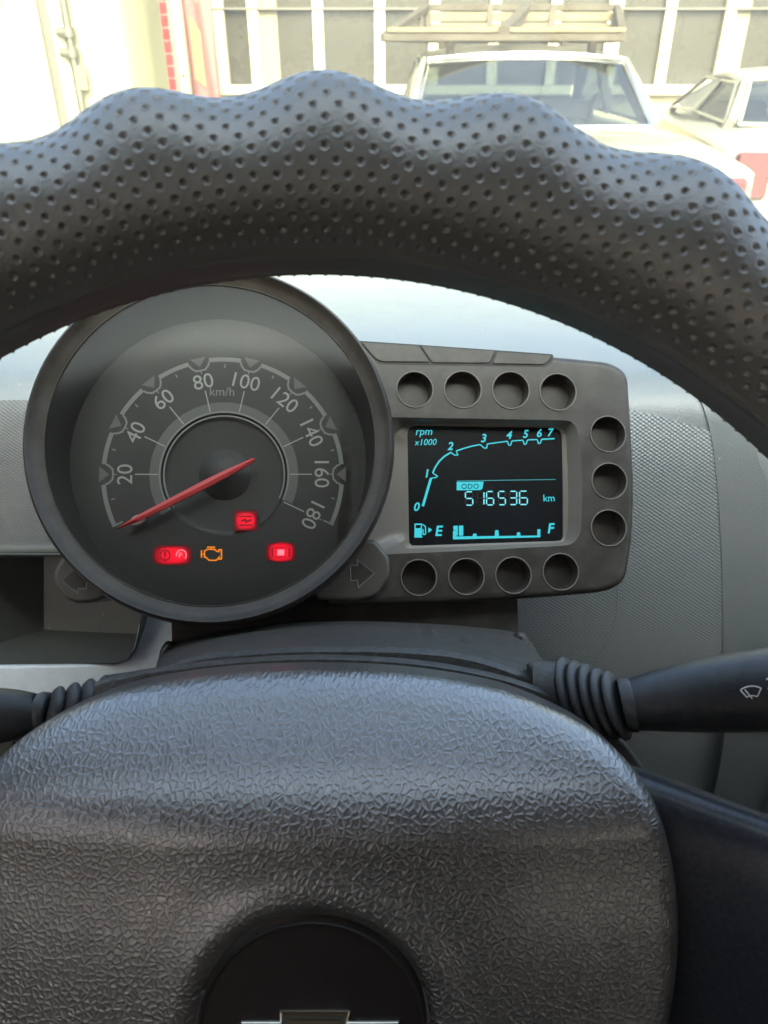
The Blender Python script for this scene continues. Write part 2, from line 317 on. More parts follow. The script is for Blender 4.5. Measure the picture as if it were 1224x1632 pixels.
for s in (-1, 1):
    x = s * 0.68
    for ya, yb in ((-0.40, 0.06), (-1.40, -0.50)):
        m = M(); m.cap(m.ring([(x, ya, cz(-.25)), (x, yb + (.85 if yb > 0 else 0), cz(-.25)), (x, yb, cz(.19)), (x, ya, cz(.19))])); obj('door_window', m.data(), MT['tint'], cab)
m = M(); m.cap(m.ring([(XL, -1.76, cz(-.12)), (XR, -1.76, cz(-.12)), (XR, -1.70, cz(.13)), (XL, -1.70, cz(.13))])); obj('rear_window', m.data(), MT['tint'], cab)
for x in (-.25, .42):
    m = M(); prism(m, rounded([(x - .24, cz(-.75)), (x + .24, cz(-.75)), (x + .20, cz(-.02)), (x - .20, cz(-.02))], .09, 5), .30, .42, .04); o = obj('seat_back', m.data(), MT['door'], cab, 50); o.rotation_euler = (R_(90), 0, 0)
    m = M(); prism(m, rounded([(x - .13, cz(0.0)), (x + .13, cz(0.0)), (x + .11, cz(.16)), (x - .11, cz(.16))], .05, 5), .32, .40, .03, bottom=True); o = obj('headrest', m.data(), MT['door'], cab, 50); o.rotation_euler = (R_(90), 0, 0)
obj('rear_wall', M().box(XL, XR, -1.80, -1.72, 0.3, cz(-0.12)).data(), MT['door'], cab)
obj('seat_row', M().box(-0.6, 0.6, -1.15, -0.95, 0.45, cz(-0.05)).data(), MT['door'], cab)
obj('floor', M().box(XL, XR, -1.8, 1.0, 0.24, 0.30).data(), MT['carpet'], cab)
m = M()
m.loft([[(XL, 0.99, cz(-0.23)), (0, 1.10, cz(-0.23)), (XR, 0.99, cz(-0.23))], [(XL, 0.48, cz(-0.01)), (0, 0.59, cz(0.02)), (XR, 0.48, cz(-0.01))], [(XL, 0.07, cz(0.175)), (0, 0.14, cz(0.23)), (XR, 0.07, cz(0.175))]], closed=False)
obj('windshield', m.data(), MT['glass'], cab, 60)
# bonnet and firewall in front, below the windscreen
m = M(); m.loft([[(XL, 1.02, cz(-0.26)), (0, 1.12, cz(-0.25)), (XR, 1.02, cz(-0.26))], [(XL, 1.5, cz(-0.40)), (0, 1.6, cz(-0.36)), (XR, 1.5, cz(-0.40))], [(XL, 1.75, 0.5), (0, 1.85, 0.5), (XR, 1.75, 0.5)]], closed=False)
obj('bonnet', m.data(), mat('car_paint_white', (0.7, 0.7, 0.68), 0.3, coat=0.5), cab, 60)

# ================================================================ DASHBOARD
dsh = thing('dashboard', 'grey moulded dashboard with woven-texture panels and open tray beneath the windscreen', 'dashboard', Matrix.Translation(CP))
prof = catmull([(0.98, -.235), (0.72, -.175), (0.52, -.155), (0.43, -.158), (0.400, -.168), (0.385, -.19), (0.373, -.225), (0.360, -.27), (0.349, -.32), (0.345, -.365), (0.346, -.42), (0.35, -.50), (0.358, -.60), (0.39, -.78)], 10)
def S(x, t):
    i = int(min(max(t * 10, 0), len(prof) - 1.001)); fr = t * 10 - i
    p = prof[i] * (1 - fr) + prof[i + 1] * fr
    return Vector((x, p[0] + 0.012 * math.cos(x * 3), p[1]))
def t_at(px, py):                       # profile parameter and x seen at a pixel
    r = ray(px, py); best = None
    for k in range(len(prof)):
        t = k / 10; x = 0
        p = S(0, t); lam = p.y / r.y; x = r.x * lam; p = S(x, t); lam = p.y / r.y
        e = abs(r.z * lam - p.z)
        if t > 1.5 and (best is None or e < best[0]): best = (e, t, r.x * lam)
    t0 = best[1]
    for k in range(-20, 21):
        t = t0 + k / 200; p = S(best[2], t); lam = p.y / r.y; e = abs(r.z * lam - p.z)
        if e < best[0]: best = (e, t, r.x * lam)
    return best[1], best[2]
def patch(name, ta, tb, xa, xb, mt, nx=24, nt_=60, lift=0.0, edge=0.0, shift=(0, 0, 0)):
    """dash skin between profile values ta(x)..tb(x) and sides xa(t)..xb(t), edges turned under"""
    fa = ta if callable(ta) else (lambda x: ta); fb = tb if callable(tb) else (lambda x: tb)
    ga = xa if callable(xa) else (lambda t: xa); gb = xb if callable(xb) else (lambda t: xb)
    V = []; 
    us = [0] + list(np.linspace(0, 1, nx)) + [1]; ws = [0] + list(np.linspace(0, 1, nt_)) + [1]
    for iw, w_ in enumerate(ws):
        row = []
        for iu, u in enumerate(us):
            x = 0.0
            for _ in range(4):
                tm = fa(x) * (1 - w_) + fb(x) * w_; x = ga(tm) * (1 - u) + gb(tm) * u
            t = fa(x) * (1 - w_) + fb(x) * w_
            p = S(x, t); q = S(x, t + 0.02) - S(x, t - 0.02); nn = Vector((1, 0, 0)).cross(q).normalized()
            if nn.y > 0 and nn.z < 0: nn = -nn
            under = edge and (iw in (0, len(ws) - 1) or iu in (0, len(us) - 1))
            row.append(p + nn * (lift - (0.004 if under else 0)) + Vector(shift))
        V.append(row)
    m = M(); m.loft(V, closed=False)
    return obj(name, m.data(), mt, dsh, 40)
ts1, xs1 = t_at(1113, 640); ts2, xs2 = t_at(1137, 1200)
tA, xA = t_at(1013, 655); tB, xB = t_at(1115, 682)
def xseam(t): return xs1 + (xs2 - xs1) * min(max((t - ts1) / (ts2 - ts1), -0.5), 1.4)
ttex = lambda x: tA + (tB - tA) * (x - xA) / (xB - xA)
ttexl = lambda x: 4.15
TR, _ = t_at(20, 866); TL, _ = t_at(20, 1062)
xlw = t_at(-140, 700)[1]
patch('dash_top', 0.0, lambda x: min(max(ttex(x), tA), tB + .2) if x > 0 else 4.15, -0.40, lambda t: xseam(t) + .004, MT['dash'], 60, 60, 0.0, 1)
patch('textured_panel', lambda x: ttex(x), 10.9, 0.055, lambda t: xseam(t) + .004, MT['weave'], 30, 80, 0.0007, 1)
patch('textured_panel', 4.15, TR, -0.40, 0.055, MT['grain'], 30, 40, 0.0007, 1)
redge = [t_at(1195, 650), t_at(1201, 700), t_at(1208, 738), t_at(1224, 770), t_at(1262, 830), t_at(1300, 900), t_at(1320, 1000)]
def xright(t):
    if t <= redge[0][0]: return redge[0][1] + (redge[0][0] - t) * 0.004
    for a, b in zip(redge, redge[1:]):
        if a[0] <= t <= b[0]: return a[1] + (b[1] - a[1]) * (t - a[0]) / max(1e-6, b[0] - a[0])
    return redge[-1][1]
patch('side_trim', 0.0, 12.9, lambda t: xseam(t) + 0.0012, xright, MT['dash'], 20, 140, 0.0012, 1)
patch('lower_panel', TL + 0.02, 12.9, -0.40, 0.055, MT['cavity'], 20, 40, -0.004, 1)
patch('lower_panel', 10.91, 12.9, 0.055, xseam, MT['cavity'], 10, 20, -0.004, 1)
# seam groove curving through the woven panel
BV = {}
def bvh(o):
    if o.name not in BV:
        me = o.data; mw = o.matrix_world if o.parent is None else o.parent.matrix_world @ o.matrix_basis
        BV[o.name] = BVHTree.FromPolygons([mw @ v.co for v in me.vertices], [tuple(p.vertices) for p in me.polygons])
    return BV[o.name]
bpy.context.view_layer.update()
wv = bpy.data.objects['textured_panel']
def hit(o, px, py, lift=0.0002):
    d = ray(px, py).normalized(); h = bvh(o).ray_cast(CP, d)
    if h[0] is None: return None
    n = h[1] if h[1].dot(d) < 0 else -h[1]
    return h[0] + n * lift
pth = [hit(wv, *q, 0.0) for q in catmull([(984, 930), (984, 960), (978, 1000), (962, 1035), (935, 1062), (900, 1080)], 5)]
pth = [p - CP for p in pth if p]
m = M(); m.tube(pth, 0.0004, 8); obj('panel_seam', m.data(), MT['dash'], dsh, 60)
# rounded ridge above the tray
m = M(); m.tube([S(x, TR + .02) + Vector((0, -0.002, -0.002)) for x in np.linspace(-0.40, -0.06, 20)], 0.0045, 12); obj('tray_ridge', m.data(), MT['cavity'], dsh, 60)
# the open tray: a lofted cavity with rim, back wall and floor
def pl(pts, d): return [P(x, y, d) - CP for x, y in pts]
m = M()
op = [(-120, 884), (236, 884), (222, 1000), (214, 1035), (204, 1050), (186, 1057), (60, 1058), (-120, 1060)]
bk = [(70, 880), (300, 880), (300, 960), (300, 1000), (298, 1008), (290, 1012), (160, 1008), (70, 1003)]
md = [tuple(0.5 * (a + b) for a, b in zip(p, q)) for p, q in zip(op, bk)]
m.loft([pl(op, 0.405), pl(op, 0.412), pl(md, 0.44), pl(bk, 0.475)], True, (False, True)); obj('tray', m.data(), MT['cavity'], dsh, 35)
tf = Frame(P(120, 1030, 0.404), (1, 0, 0), -ray(120, 1030) + Vector((0, 0, 0.15)))
pp = [(-150, 1060), (60, 1058), (186, 1057), (204, 1050), (214, 1035), (229, 968), (236, 930), (276, 930), (276, 1125), (-150, 1190)]
m = M(); prism(m, tf.poly(pp), -0.012, 0.0, 0.0022, 4); o = obj('tray_frame', m.data(), MT['silver'], dsh, 40); o.matrix_basis = Matrix.Translation(-CP) @ tf.m
# hood of the centre vents beyond the side trim
patch('passenger_dash', 0.0, 12.9, 0.20, 0.92, MT['dash'], 30, 60, 0.0, 1, (0, 0.05, -0.042))
m = M(); m.box(0.27, 0.50, 0.40, 0.415, -0.34, -0.25); obj('centre_vent', m.data(), MT['dark'], dsh)

# ================================================================ INSTRUMENT CLUSTER
pa, pb_, pc = P(358, 750, .334), P(900, 750, .350), P(358, 550, .339)
nn = (pb_ - pa).cross(pc - pa).normalized()
if nn.dot(CP - pa) < 0: nn = -nn
K = Frame(pa, pb_ - pa, nn)
clu = thing('instrument_cluster', 'brown-black instrument pod with round speedometer and square digital display on steering column', 'instrument cluster', K.m)
# --- display housing with eleven round recesses and a screen opening
ol = K.poly([(540, 538), (700, 548), (975, 575), (1003, 592), (1010, 700), (1014, 790), (1008, 880), (998, 930), (965, 944), (860, 953), (700, 962), (520, 966)])
ol = rounded(ol, [.002, .003, .008, .006, .02, .02, .02, .010, .008, .02, .02, .002], 5)
holes_px = [(661, 621, 28.5), (737.5, 621, 29), (814, 622, 29), (889, 625, 28.5), (969, 692, 27.5), (971, 767, 27.5), (970, 841.5, 27.5), (667.5, 920.5, 28), (743, 919, 28), (818, 917, 28), (893.5, 911.5, 28)]
rec = rounded(K.poly([(560, 664), (700, 666), (916, 670), (924, 700), (929, 775), (926, 850), (912, 869), (760, 877), (560, 886)]), [.001, .01, .004, .01, .01, .008, .005, .02, .001], 5)
m = M()
BE = 0.0034
ids = prism(m, ol, -0.045, 0.0, BE, 5, cap=False)
b = bmesh.new()
loops = [[m.v[i] for i in ids[-1]]]
hc = []
for hx, hy, hr in holes_px:
    cx, cy = K.uv(hx, hy); r = hr * K.k(hx, hy); hc.append((cx, cy, r)); loops.append([(x, y, 0) for x, y in circ(cx, cy, r * 1.04, 36)])
loops.append([(x, y, 0) for x, y in rec])
edges = []
for lp in loops:
    vv = [b.verts.new(p) for p in lp]; edges += [b.edges.new((vv[i], vv[(i + 1) % len(vv)])) for i in range(len(vv))]
bmesh.ops.triangle_fill(b, use_beauty=True, edges=edges)
b.verts.index_update(); off = len(m.v); m.v += [v.co[:] for v in b.verts]; m.f += [tuple(v.index + off for v in f.verts) for f in b.faces]; b.free()
me = bpy.data.meshes.new('h'); me.from_pydata(m.v, [], m.f); b = bmesh.new(); b.from_mesh(me); bmesh.ops.remove_doubles(b, verts=b.verts[:], dist=1e-6); bmesh.ops.recalc_face_normals(b, faces=b.faces[:]); b.to_mesh(me); b.free()
hs = obj('display_housing', me, MT['house'], clu, 35)
# pockets
pk = {}
for (cx, cy, r) in hc:
    m = M(); rr = [(1.04, 0.0), (1.035, 0.0004), (1.0, 0.0002), (.975, -.0006), (.965, -.006), (.945, -.0072), (.90, -.0078)]
    m.loft([[(x, y, z) for x, y in circ(0, 0, r * q, 36)] for q, z in rr], True, (False, True))
    o = obj('round_pocket', m.data(), MT['house'], clu, 50); o.location = (cx, cy, 0)
    m = M(); m.tube([(x, y, .0002) for x, y in circ(0, 0, r * 1.01, 48)] + [(r * 1.01, 0, .0002)], .00032, 8, False); obj('lip_highlight', m.data(), MT['surround'], o, 60)  # paler ring: highlight of the pocket lip put into the colour
# screen surround and screen
lc = rounded(K.poly([(649, 678), (770, 680), (895, 682), (897, 775), (897, 862), (770, 866), (652, 870)], -0.008), [.002, .02, .002, .02, .0045, .02, .0045], 5)
def resample(p, n):
    p = ccw(p); q = p + [p[0]]; L = [0]
    for a, b_ in zip(q, q[1:]): L.append(L[-1] + math.dist(a, b_))
    out = []
    for k in range(n):
        s = L[-1] * k / n; i = max(j for j in range(len(L) - 1) if L[j] <= s); f_ = (s - L[i]) / max(1e-9, L[i + 1] - L[i]); out.append((q[i][0] * (1 - f_) + q[i + 1][0] * f_, q[i][1] * (1 - f_) + q[i + 1][1] * f_))
    return out
def by_angle(p, c, n):                   # resample a star-shaped outline at even angles about c
    p = ccw(p); out = []
    for k in range(n):
        a = 2 * math.pi * k / n; d = Vector((math.cos(a), math.sin(a))); best = None
        for i in range(len(p)):
            A = Vector(p[i]) - Vector(c); B = Vector(p[(i + 1) % len(p)]) - Vector(c); e = B - A; den = d.x * e.y - d.y * e.x
            if abs(den) < 1e-12: continue
            t = (A.x * e.y - A.y * e.x) / den; u = (A.x * d.y - A.y * d.x) / den
            if t > 0 and -1e-6 <= u <= 1 + 1e-6: best = t if best is None else max(best, t)
        out.append(tuple(Vector(c) + d * best))
    return out
lcc = K.uv(773, 774, -.008)
ra = by_angle(rec, lcc, 160); rb = by_angle(lc, lcc, 160)
rm = [(a[0] * .35 + b_[0] * .65, a[1] * .35 + b_[1] * .65) for a, b_ in zip(ra, rb)]
m = M(); m.loft([[(x, y, 0.0) for x, y in ra], [(x, y, -.0012) for x, y in inset(ra, .0006)], [(x, y, -.0072) for x, y in rm], [(x, y, -.0078) for x, y in rb], [(x, y, -.0095) for x, y in rb]])
obj('screen_surround', m.data(), MT['surround'], clu, 35)
m = M(); prism(m, lc, -.010, -.0081); scr = obj('display_screen', m.data(), MT['lcd'], clu, 40)
ZL = -.0081 + .00012
def zx(x, y): return K.uv(640 + x / 4.371, 660 + y / 4.371, ZL)
kz = K.k(773, 774, ZL) / 4.371
def lz(name, mt): 
    return obj(name, m.data(), mt, scr)
m = M()
for seg, wd in (([(148, 642), (176, 545), (205, 446)], 17), ([(205, 446), (240, 442), (250, 432), (217, 410)], 8), ([(217, 410), (232, 375), (262, 328), (300, 293), (345, 266)], 11), ([(345, 266), (362, 282), (378, 287), (392, 283), (380, 257)], 8), ([(380, 257), (430, 240), (490, 223), (548, 212)], 9), ([(548, 212), (575, 236), (594, 236), (596, 208)], 8), ([(596, 208), (660, 199), (738, 189)], 8), ([(738, 189), (746, 216), (760, 216), (768, 187)], 8), ([(768, 187), (846, 182)], 8), ([(846, 182), (854, 209), (868, 208), (877, 180)], 8), ([(877, 180), (945, 177)], 8), ([(945, 177), (953, 204), (966, 203), (976, 175)], 8), ([(976, 175), (1066, 171)], 10)):
    stroke(m, [zx(*p) for p in seg], wd * kz, ZL)
lz('tachometer_curve', MT['cyan'])
for s, x, y, h, sh, bo in (('0', 107, 645, 58, .25, .022), ('1', 178, 413, 58, .2, .022), ('2', 340, 222, 56, .25, .022), ('3', 572, 167, 58, .25, .022), ('4', 750, 145, 56, .25, .022), ('5', 865, 138, 56, .25, .022), ('6', 960, 132, 56, .25, .022), ('7', 1040, 128, 56, .25, .022), ('rpm', 157, 136, 52, .22, .006), ('x1000', 167, 195, 44, .22, .004), ('km', 1027, 584, 50, 0, .006), ('E', 262, 813, 70, .2, .025), ('F', 1043, 795, 70, .2, .025)):
    m = M(); put_text(m, s, h * kz, *zx(x, y), ZL, math.radians(1.0), shear=sh, bold=bo); lz('display_digit' if s.isdigit() else 'display_letter', MT['cyan'])
m = M(); stroke(m, [zx(385, 466), zx(1074, 455)], 5 * kz, ZL); lz('display_rule', MT['cyandim'])
m = M(); a = m.ring([(*zx(x, y), ZL) for x, y in [(384, 472), (572, 470), (563, 520), (548, 529), (384, 531)]]); m.cap(a); lz('odometer_tab', MT['cyan'])
ZL2 = ZL + .0001
m = M(); put_text(m, 'ODO', 36 * kz, *zx(477, 503), ZL2, .01, spacing=1.1, bold=.004); lz('odometer_tab_letter', MT['lcd'])
SEG = {'5': 'afgcd', '1': 'bc', '6': 'afgcde', '3': 'abgcd'}
for ch, x0, x1 in (('5', 445, 500), ('1', 525, 578), ('6', 592, 645), ('5', 675, 727), ('3', 752, 806), ('6', 822, 880)):
    m = M(); x1 -= 4; y0, y2 = 541 - (x0 - 445) * .012, 634 - (x0 - 445) * .012; y1 = (y0 + y2) / 2; sl = 3
    pts = dict(a=((x0 + 7, y0), (x1 - 6, y0)), b=((x1, y0 + 5), (x1, y1 - 4)), c=((x1, y1 + 4), (x1, y2 - 5)), d=((x0 + 7, y2), (x1 - 6, y2)), e=((x0, y1 + 4), (x0, y2 - 5)), f=((x0, y0 + 5), (x0, y1 - 4)), g=((x0 + 7, y1), (x1 - 6, y1)))
    for s in SEG[ch]: stroke(m, [zx(*p) for p in pts[s]], 8.5 * kz, ZL)
    dg = lz('odometer_digit', MT['cyanlite']); m = M()
    for s in 'abcdefg':
        if s not in SEG[ch]: stroke(m, [zx(*p) for p in pts[s]], 8.5 * kz, ZL)
    obj('unlit_segment', m.data(), MT['ghost'], scr)
m = M()
a = m.ring([(*zx(x, y), ZL) for x, y in [(358, 873), (358, 812), (384, 812), (384, 852), (946, 846), (946, 802), (967, 801), (967, 858)]])
for f_ in ((0, 1, 2, 3), (0, 3, 4, 7), (4, 5, 6, 7)): m.f.append(tuple(a[i] for i in f_))
for pp_ in ([(496, 851), (498, 833), (522, 832), (524, 850)], [(648, 849), (652, 809), (674, 808), (679, 848)], [(801, 848), (804, 824), (826, 823), (829, 847)]):
    m.cap(m.ring([(*zx(x, y), ZL) for x, y in pp_]))
lz('fuel_scale', MT['cyan'])
for pp_ in ([(361, 778), (392, 777), (392, 846), (388, 846), (370, 808), (361, 806)], [(399, 777), (430, 776), (430, 846), (399, 847)]):
    m = M(); m.cap(m.ring([(*zx(x, y), ZL) for x, y in pp_])); lz('fuel_bar', MT['cyan'])
m = M()
for pp_ in ([(90, 762), (142, 762), (142, 856), (90, 856)], [(186, 788), (213, 806), (186, 828)]): m.cap(m.ring([(*zx(x, y), ZL) for x, y in pp_]))
stroke(m, [zx(*p) for p in [(145, 768), (166, 782), (168, 832), (158, 840), (150, 836), (149, 800)]], 8 * kz, ZL)
stroke(m, [zx(88, 857), zx(146, 857)], 6 * kz, ZL); lz('fuel_pump_symbol', MT['cyan'])
m = M(); m.cap(m.ring([(*zx(x, y), ZL2) for x, y in [(98, 772), (134, 772), (134, 794), (98, 794)]])); lz('fuel_pump_window', MT['lcd'])
# --- three flat buttons along the top edge
for pp_ in ([(574, 545), (667, 551), (685, 577.5), (608, 577), (598, 572)], [(670, 551), (789.5, 559.5), (781, 579), (688, 578.5)], [(792.5, 560), (879, 566.5), (877, 573), (868, 581.5), (785, 580)]):
    m = M(); prism(m, rounded(K.poly(pp_, .0005), .0012, 3), -.006, .0007, .0004, 2); obj('mode_button', m.data(), MT['house'], clu)
m = M(); prism(m, rounded(K.poly([(571, 543), (700, 551.5), (882, 564.5), (881, 576), (870, 584), (700, 581.5), (604, 580)], .0003), .001, 3), -.006, .0002); obj('button_gap', m.data(), MT['dark'], clu, 40)
# --- speedometer pod
ZB = 0.024
bc = K.uv(338, 702, ZB); bR = 301 * K.k(340, 705, ZB)
dc = K.uv(358, 756, 0.0); dk = K.k(358, 756, 0.0)
ZD = 0.0; dR = 236 * dk; ddc = K.uv(352, 735, 0.0)
def cring(c, r, z, n=96): return [(x, y, z) for x, y in circ(c[0], c[1], r, n)]
def mixc(t): return (bc[0] * (1 - t) + ddc[0] * t, bc[1] * (1 - t) + ddc[1] * t)
m = M()
pr_ = [(-.02, .90, -.06), (-.02, .97, -.03), (0, .985, ZB - .024), (0, 1.0, ZB - .010), (0, .997, ZB - .005), (0, .985, ZB - .0015), (0, .970, ZB - .0003), (0, .956, ZB - .0012), (0, .944, ZB - .0026), (0, .920, ZB - .0036), (0, .892, ZB - .0045)]
m.loft([cring(bc, bR * r, z) for _, r, z in pr_]); bz = obj('bezel', m.data(), MT['bezel'], clu, 60)
m = M(); m.tube([(x, y, ZB - .0045) for x, y in circ(bc[0], bc[1], bR * .889, 120)] + [(bc[0] + bR * .889, bc[1], ZB - .0045)], 0.0003, 8, False); obj('lens_rim', m.data(), MT['bezel'], bz, 60)
m = M(); m.loft([cring(mixc(t), bR * .889 * (1 - t) + dR * t, (ZB - .0045) * (1 - t) + ZD * t) for t in (0, .15, .4, .7, 1.0)]); obj('dial_cone', m.data(), MT['cone'], clu, 60)
m = M(); m.loft([cring(ddc, dR * 1.002, ZD), cring(dc, 105 * dk, ZD), cring(dc, 101 * dk, ZD)], True); m.loft([cring(dc, 101 * dk, ZD + .0001), cring(dc, 98 * dk, ZD - .001), cring(dc, 90 * dk, ZD - .002), cring(dc, 42 * dk, ZD - .002)]); dl = obj('dial_face', m.data(), MT['dial'], clu, 50)
m = M(); m.loft([cring(dc, 42 * dk, ZD - .002, 48), cring(dc, 38 * dk, ZD - .0014, 48), cring(dc, 30 * dk, ZD - .0002, 48), cring(dc, 20 * dk, ZD + .0012, 48), cring(dc, 10 * dk, ZD + .0018, 48), cring(dc, 1 * dk, ZD + .0020, 48)], True, (False, True)); obj('needle_hub', m.data(), MT['dial'], clu, 180)
ZP = ZD + .00015
def pol(r, a): return (dc[0] + r * dk * math.cos(R_(a)), dc[1] + r * dk * math.sin(R_(a)))
STEP = 180 / 7.0
marks = [180 - STEP * k for k in range(0, 8)]           # 20 ... 160
m = M(); edges_ = [205.7] + marks + [-25.7]; H = 5.0
arcs = []
for i in range(len(edges_) - 1):
    a0 = edges_[i] - (H if i else 0); a1 = edges_[i + 1] + (H if i < len(edges_) - 2 else 0); arcs.append((a0, a1))
    stroke(m, [pol(190, a) for a in np.linspace(a0, a1, 12)], 7 * dk, ZP)
obj('scale_arc', m.data(), MT['print2'], dl)
m = M()
for a in marks: stroke(m, [pol(187.5, a + H), pol(182, a + H - .6), pol(176, a + 2.6), pol(175, a), pol(176, a - 2.6), pol(182, a - H + .6), pol(187.5, a - H)], 3 * dk, ZP)
for a in (205.7 - 0.2, -25.5): stroke(m, [pol(176, a), pol(194, a)], 3 * dk, ZP)
obj('scale_notch', m.data(), MT['print2'], dl)
for a in marks:
    m = M(); m.cap(m.ring([(*pol(*q), ZP) for q in ((197, a + 3.8), (197, a - 3.8), (181, a))])); obj('scale_triangle', m.data(), MT['print3'], dl)
m = M()
for a in marks + [-25.7]: stroke(m, [pol(105, a), pol(141, a)], 1.8 * dk, ZP + .0001)
obj('long_tick', m.data(), MT['print'], dl)
m = M()
for a in [180 + STEP / 2 - STEP * k for k in range(0, 9)]: stroke(m, [pol(176, a), pol(182, a)], 2 * dk, ZP)
for a in marks + [-25.7]: stroke(m, [pol(169, a), pol(174, a)], 1.6 * dk, ZP)
obj('short_tick', m.data(), MT['print2'], dl)
m = M(); an = np.linspace(214, -24, 80)
stroke(m, [pol(111, a) for a in an], 15 * dk, ZP); obj('inner_band', m.data(), MT['print3'], dl)
m = M(); stroke(m, [pol(102.5, a) for a in an], 3 * dk, ZP + .0001); stroke(m, [pol(96, a) for a in an], 2.5 * dk, ZP); obj('inner_ring', m.data(), MT['print2'], dl)
for k, a in enumerate(marks + [-25.7]):
    s = str(20 + 20 * k); m = M(); put_text(m, s, 25 * dk, *pol(157, a), ZP, R_(a - 90), spacing=1.0, bold=.001); obj('speed_number', m.data(), MT['print'], dl)
m = M(); put_text(m, 'km/h', 15 * dk, *K.uv(354, 624), ZP, 0.0); obj('unit_lettering', m.data(), MT['print2'], dl)
# needle
def k2(x, y, z=0): return K.uv(x, y, z)
ZN = .0062
tip, tail = Vector(k2(186, 843, ZN)), Vector(k2(406, 731.5, ZN)); d_ = (tail - tip).normalized(); nq = Vector((-d_.y, d_.x)); LN = (tail - tip).length
sec = [(0, .4), (.10, 3.2), (.16, 5), (.3, 5.6), (.62, 6.8), (.8, 6.0), (.93, 4.2), (.985, 3.2), (1.0, 1.5)]
m = M(); m.loft([[(*(tip + d_ * LN * t + nq * w_ * dk * s), ZN + z) for s, z in ((-1, -.0008), (-.9, .0001), (0, .0007), (.9, .0001), (1, -.0008))] for t, w_ in sec], True, (True, True)); nd = obj('needle', m.data(), MT['needle'], clu, 40)
cap_c = k2(218, 828, ZN); m = M(); prism(m, [(cap_c[0] + d_.x * a * dk * 13 + nq.x * b_ * dk * 7.5, cap_c[1] + d_.y * a * dk * 13 + nq.y * b_ * dk * 7.5) for a, b_ in circ(0, 0, 1, 20)], ZN - .003, ZN - .0009, .0006); obj('needle_counter', m.data(), MT['needle2'], nd, 60)
# warning lamps
def warn(pts, mt, z=ZP, r=.0006): mm = M(); prism(mm, rounded(K.poly(pts, z), r, 4), ZD - .0003, z); return obj('warning_light', mm.data(), mt, clu)
w1 = warn([(373, 814), (410, 814), (410, 846), (373, 846)], MT['red'])
m = M(); q = lambda *p: [K.uv(*a, ZP + .0001) for a in p]
stroke(m, q((381, 823), (402, 823)), 2.2 * dk, ZP + .0001); stroke(m, q((381, 837), (402, 837)), 2.2 * dk, ZP + .0001); stroke(m, q((384, 831), (391, 828), (392, 832), (401, 828)), 3 * dk, ZP + .0001); obj('battery_symbol', m.data(), MT['reddark'], w1)
w2 = warn([(243, 869), (306, 869), (306, 901), (243, 901)], MT['red'], r=.004)
m = M(); stroke(m, [K.uv(263 + 8 * math.cos(a), 885 + 8 * math.sin(a), ZP + .0001) for a in np.linspace(0, 6.28, 20)], 2.2 * dk, ZP + .0001); stroke(m, q((263, 879), (263, 887)), 3 * dk, ZP + .0001); stroke(m, q((263, 889), (263, 891)), 2 * dk, ZP + .0001)
stroke(m, [K.uv(263 + 11.5 * math.cos(a), 885 + 11 * math.sin(a), ZP + .0001) for a in np.linspace(2.3, 4.0, 8)], 1.6 * dk, ZP + .0001); obj('brake_symbol', m.data(), MT['reddark'], w2)
m = M(); stroke(m, [K.uv(289 + 8 * math.cos(a), 884.5 + 8 * math.sin(a), ZP + .0001) for a in np.linspace(-3.4, .8, 16)], 1.6 * dk, ZP + .0001); put_text(m, 'P', 9 * dk, *K.uv(288, 885, 0), ZP + .0001); obj('parking_symbol', m.data(), MT['redlite'], w2)
w3 = warn([(425, 867), (440, 865), (447, 862), (454, 864), (470, 867), (471, 893), (454, 895), (447, 898), (440, 895), (424, 893)], MT['red'], r=.001)
m = M(); m.cap(m.ring([(*K.uv(x, y, ZP + .0001), ZP + .0001) for x, y in [(442, 876), (453, 876), (453, 885), (442, 885)]])); obj('oil_symbol_core', m.data(), MT['redlite'], w3)
m = M(); stroke(m, q((434, 873), (434, 888)), 2.4 * dk, ZP + .0001); stroke(m, q((461, 873), (461, 888)), 2.4 * dk, ZP + .0001); stroke(m, q((437, 873), (458, 873)), 1 * dk, ZP + .0001); stroke(m, q((437, 888), (458, 888)), 1 * dk, ZP + .0001); obj('oil_symbol', m.data(), MT['reddark'], w3)
m = M(); e_ = [(326, 878), (331, 875.5), (342, 875.5), (346, 879), (349, 879), (349, 876), (353, 876), (353, 891), (349, 891), (349, 888), (345, 893), (333, 893), (328, 888), (326, 888)]
stroke(m, [K.uv(*p, ZP) for p in e_], 2.0 * dk, ZP, True); stroke(m, q((321, 877), (321, 889)), 2 * dk, ZP); stroke(m, q((321, 883), (326, 883)), 1.6 * dk, ZP); stroke(m, q((330, 872), (343, 872)), 2 * dk, ZP); stroke(m, q((336, 872), (336, 876)), 1.6 * dk, ZP)
obj('warning_light', m.data(), MT['amber'], clu, label='amber engine outline warning light')
# lens over the dial: shallow dome of clear plastic
m = M(); m.loft([cring(bc, bR * r, ZB - .0048 + z) for r, z in ((.887, 0), (.75, .0011), (.5, .0022), (.25, .0029), (.02, .0031))], True, (False, True)); obj('gauge_lens', m.data(), MT['lens'], clu, 180)
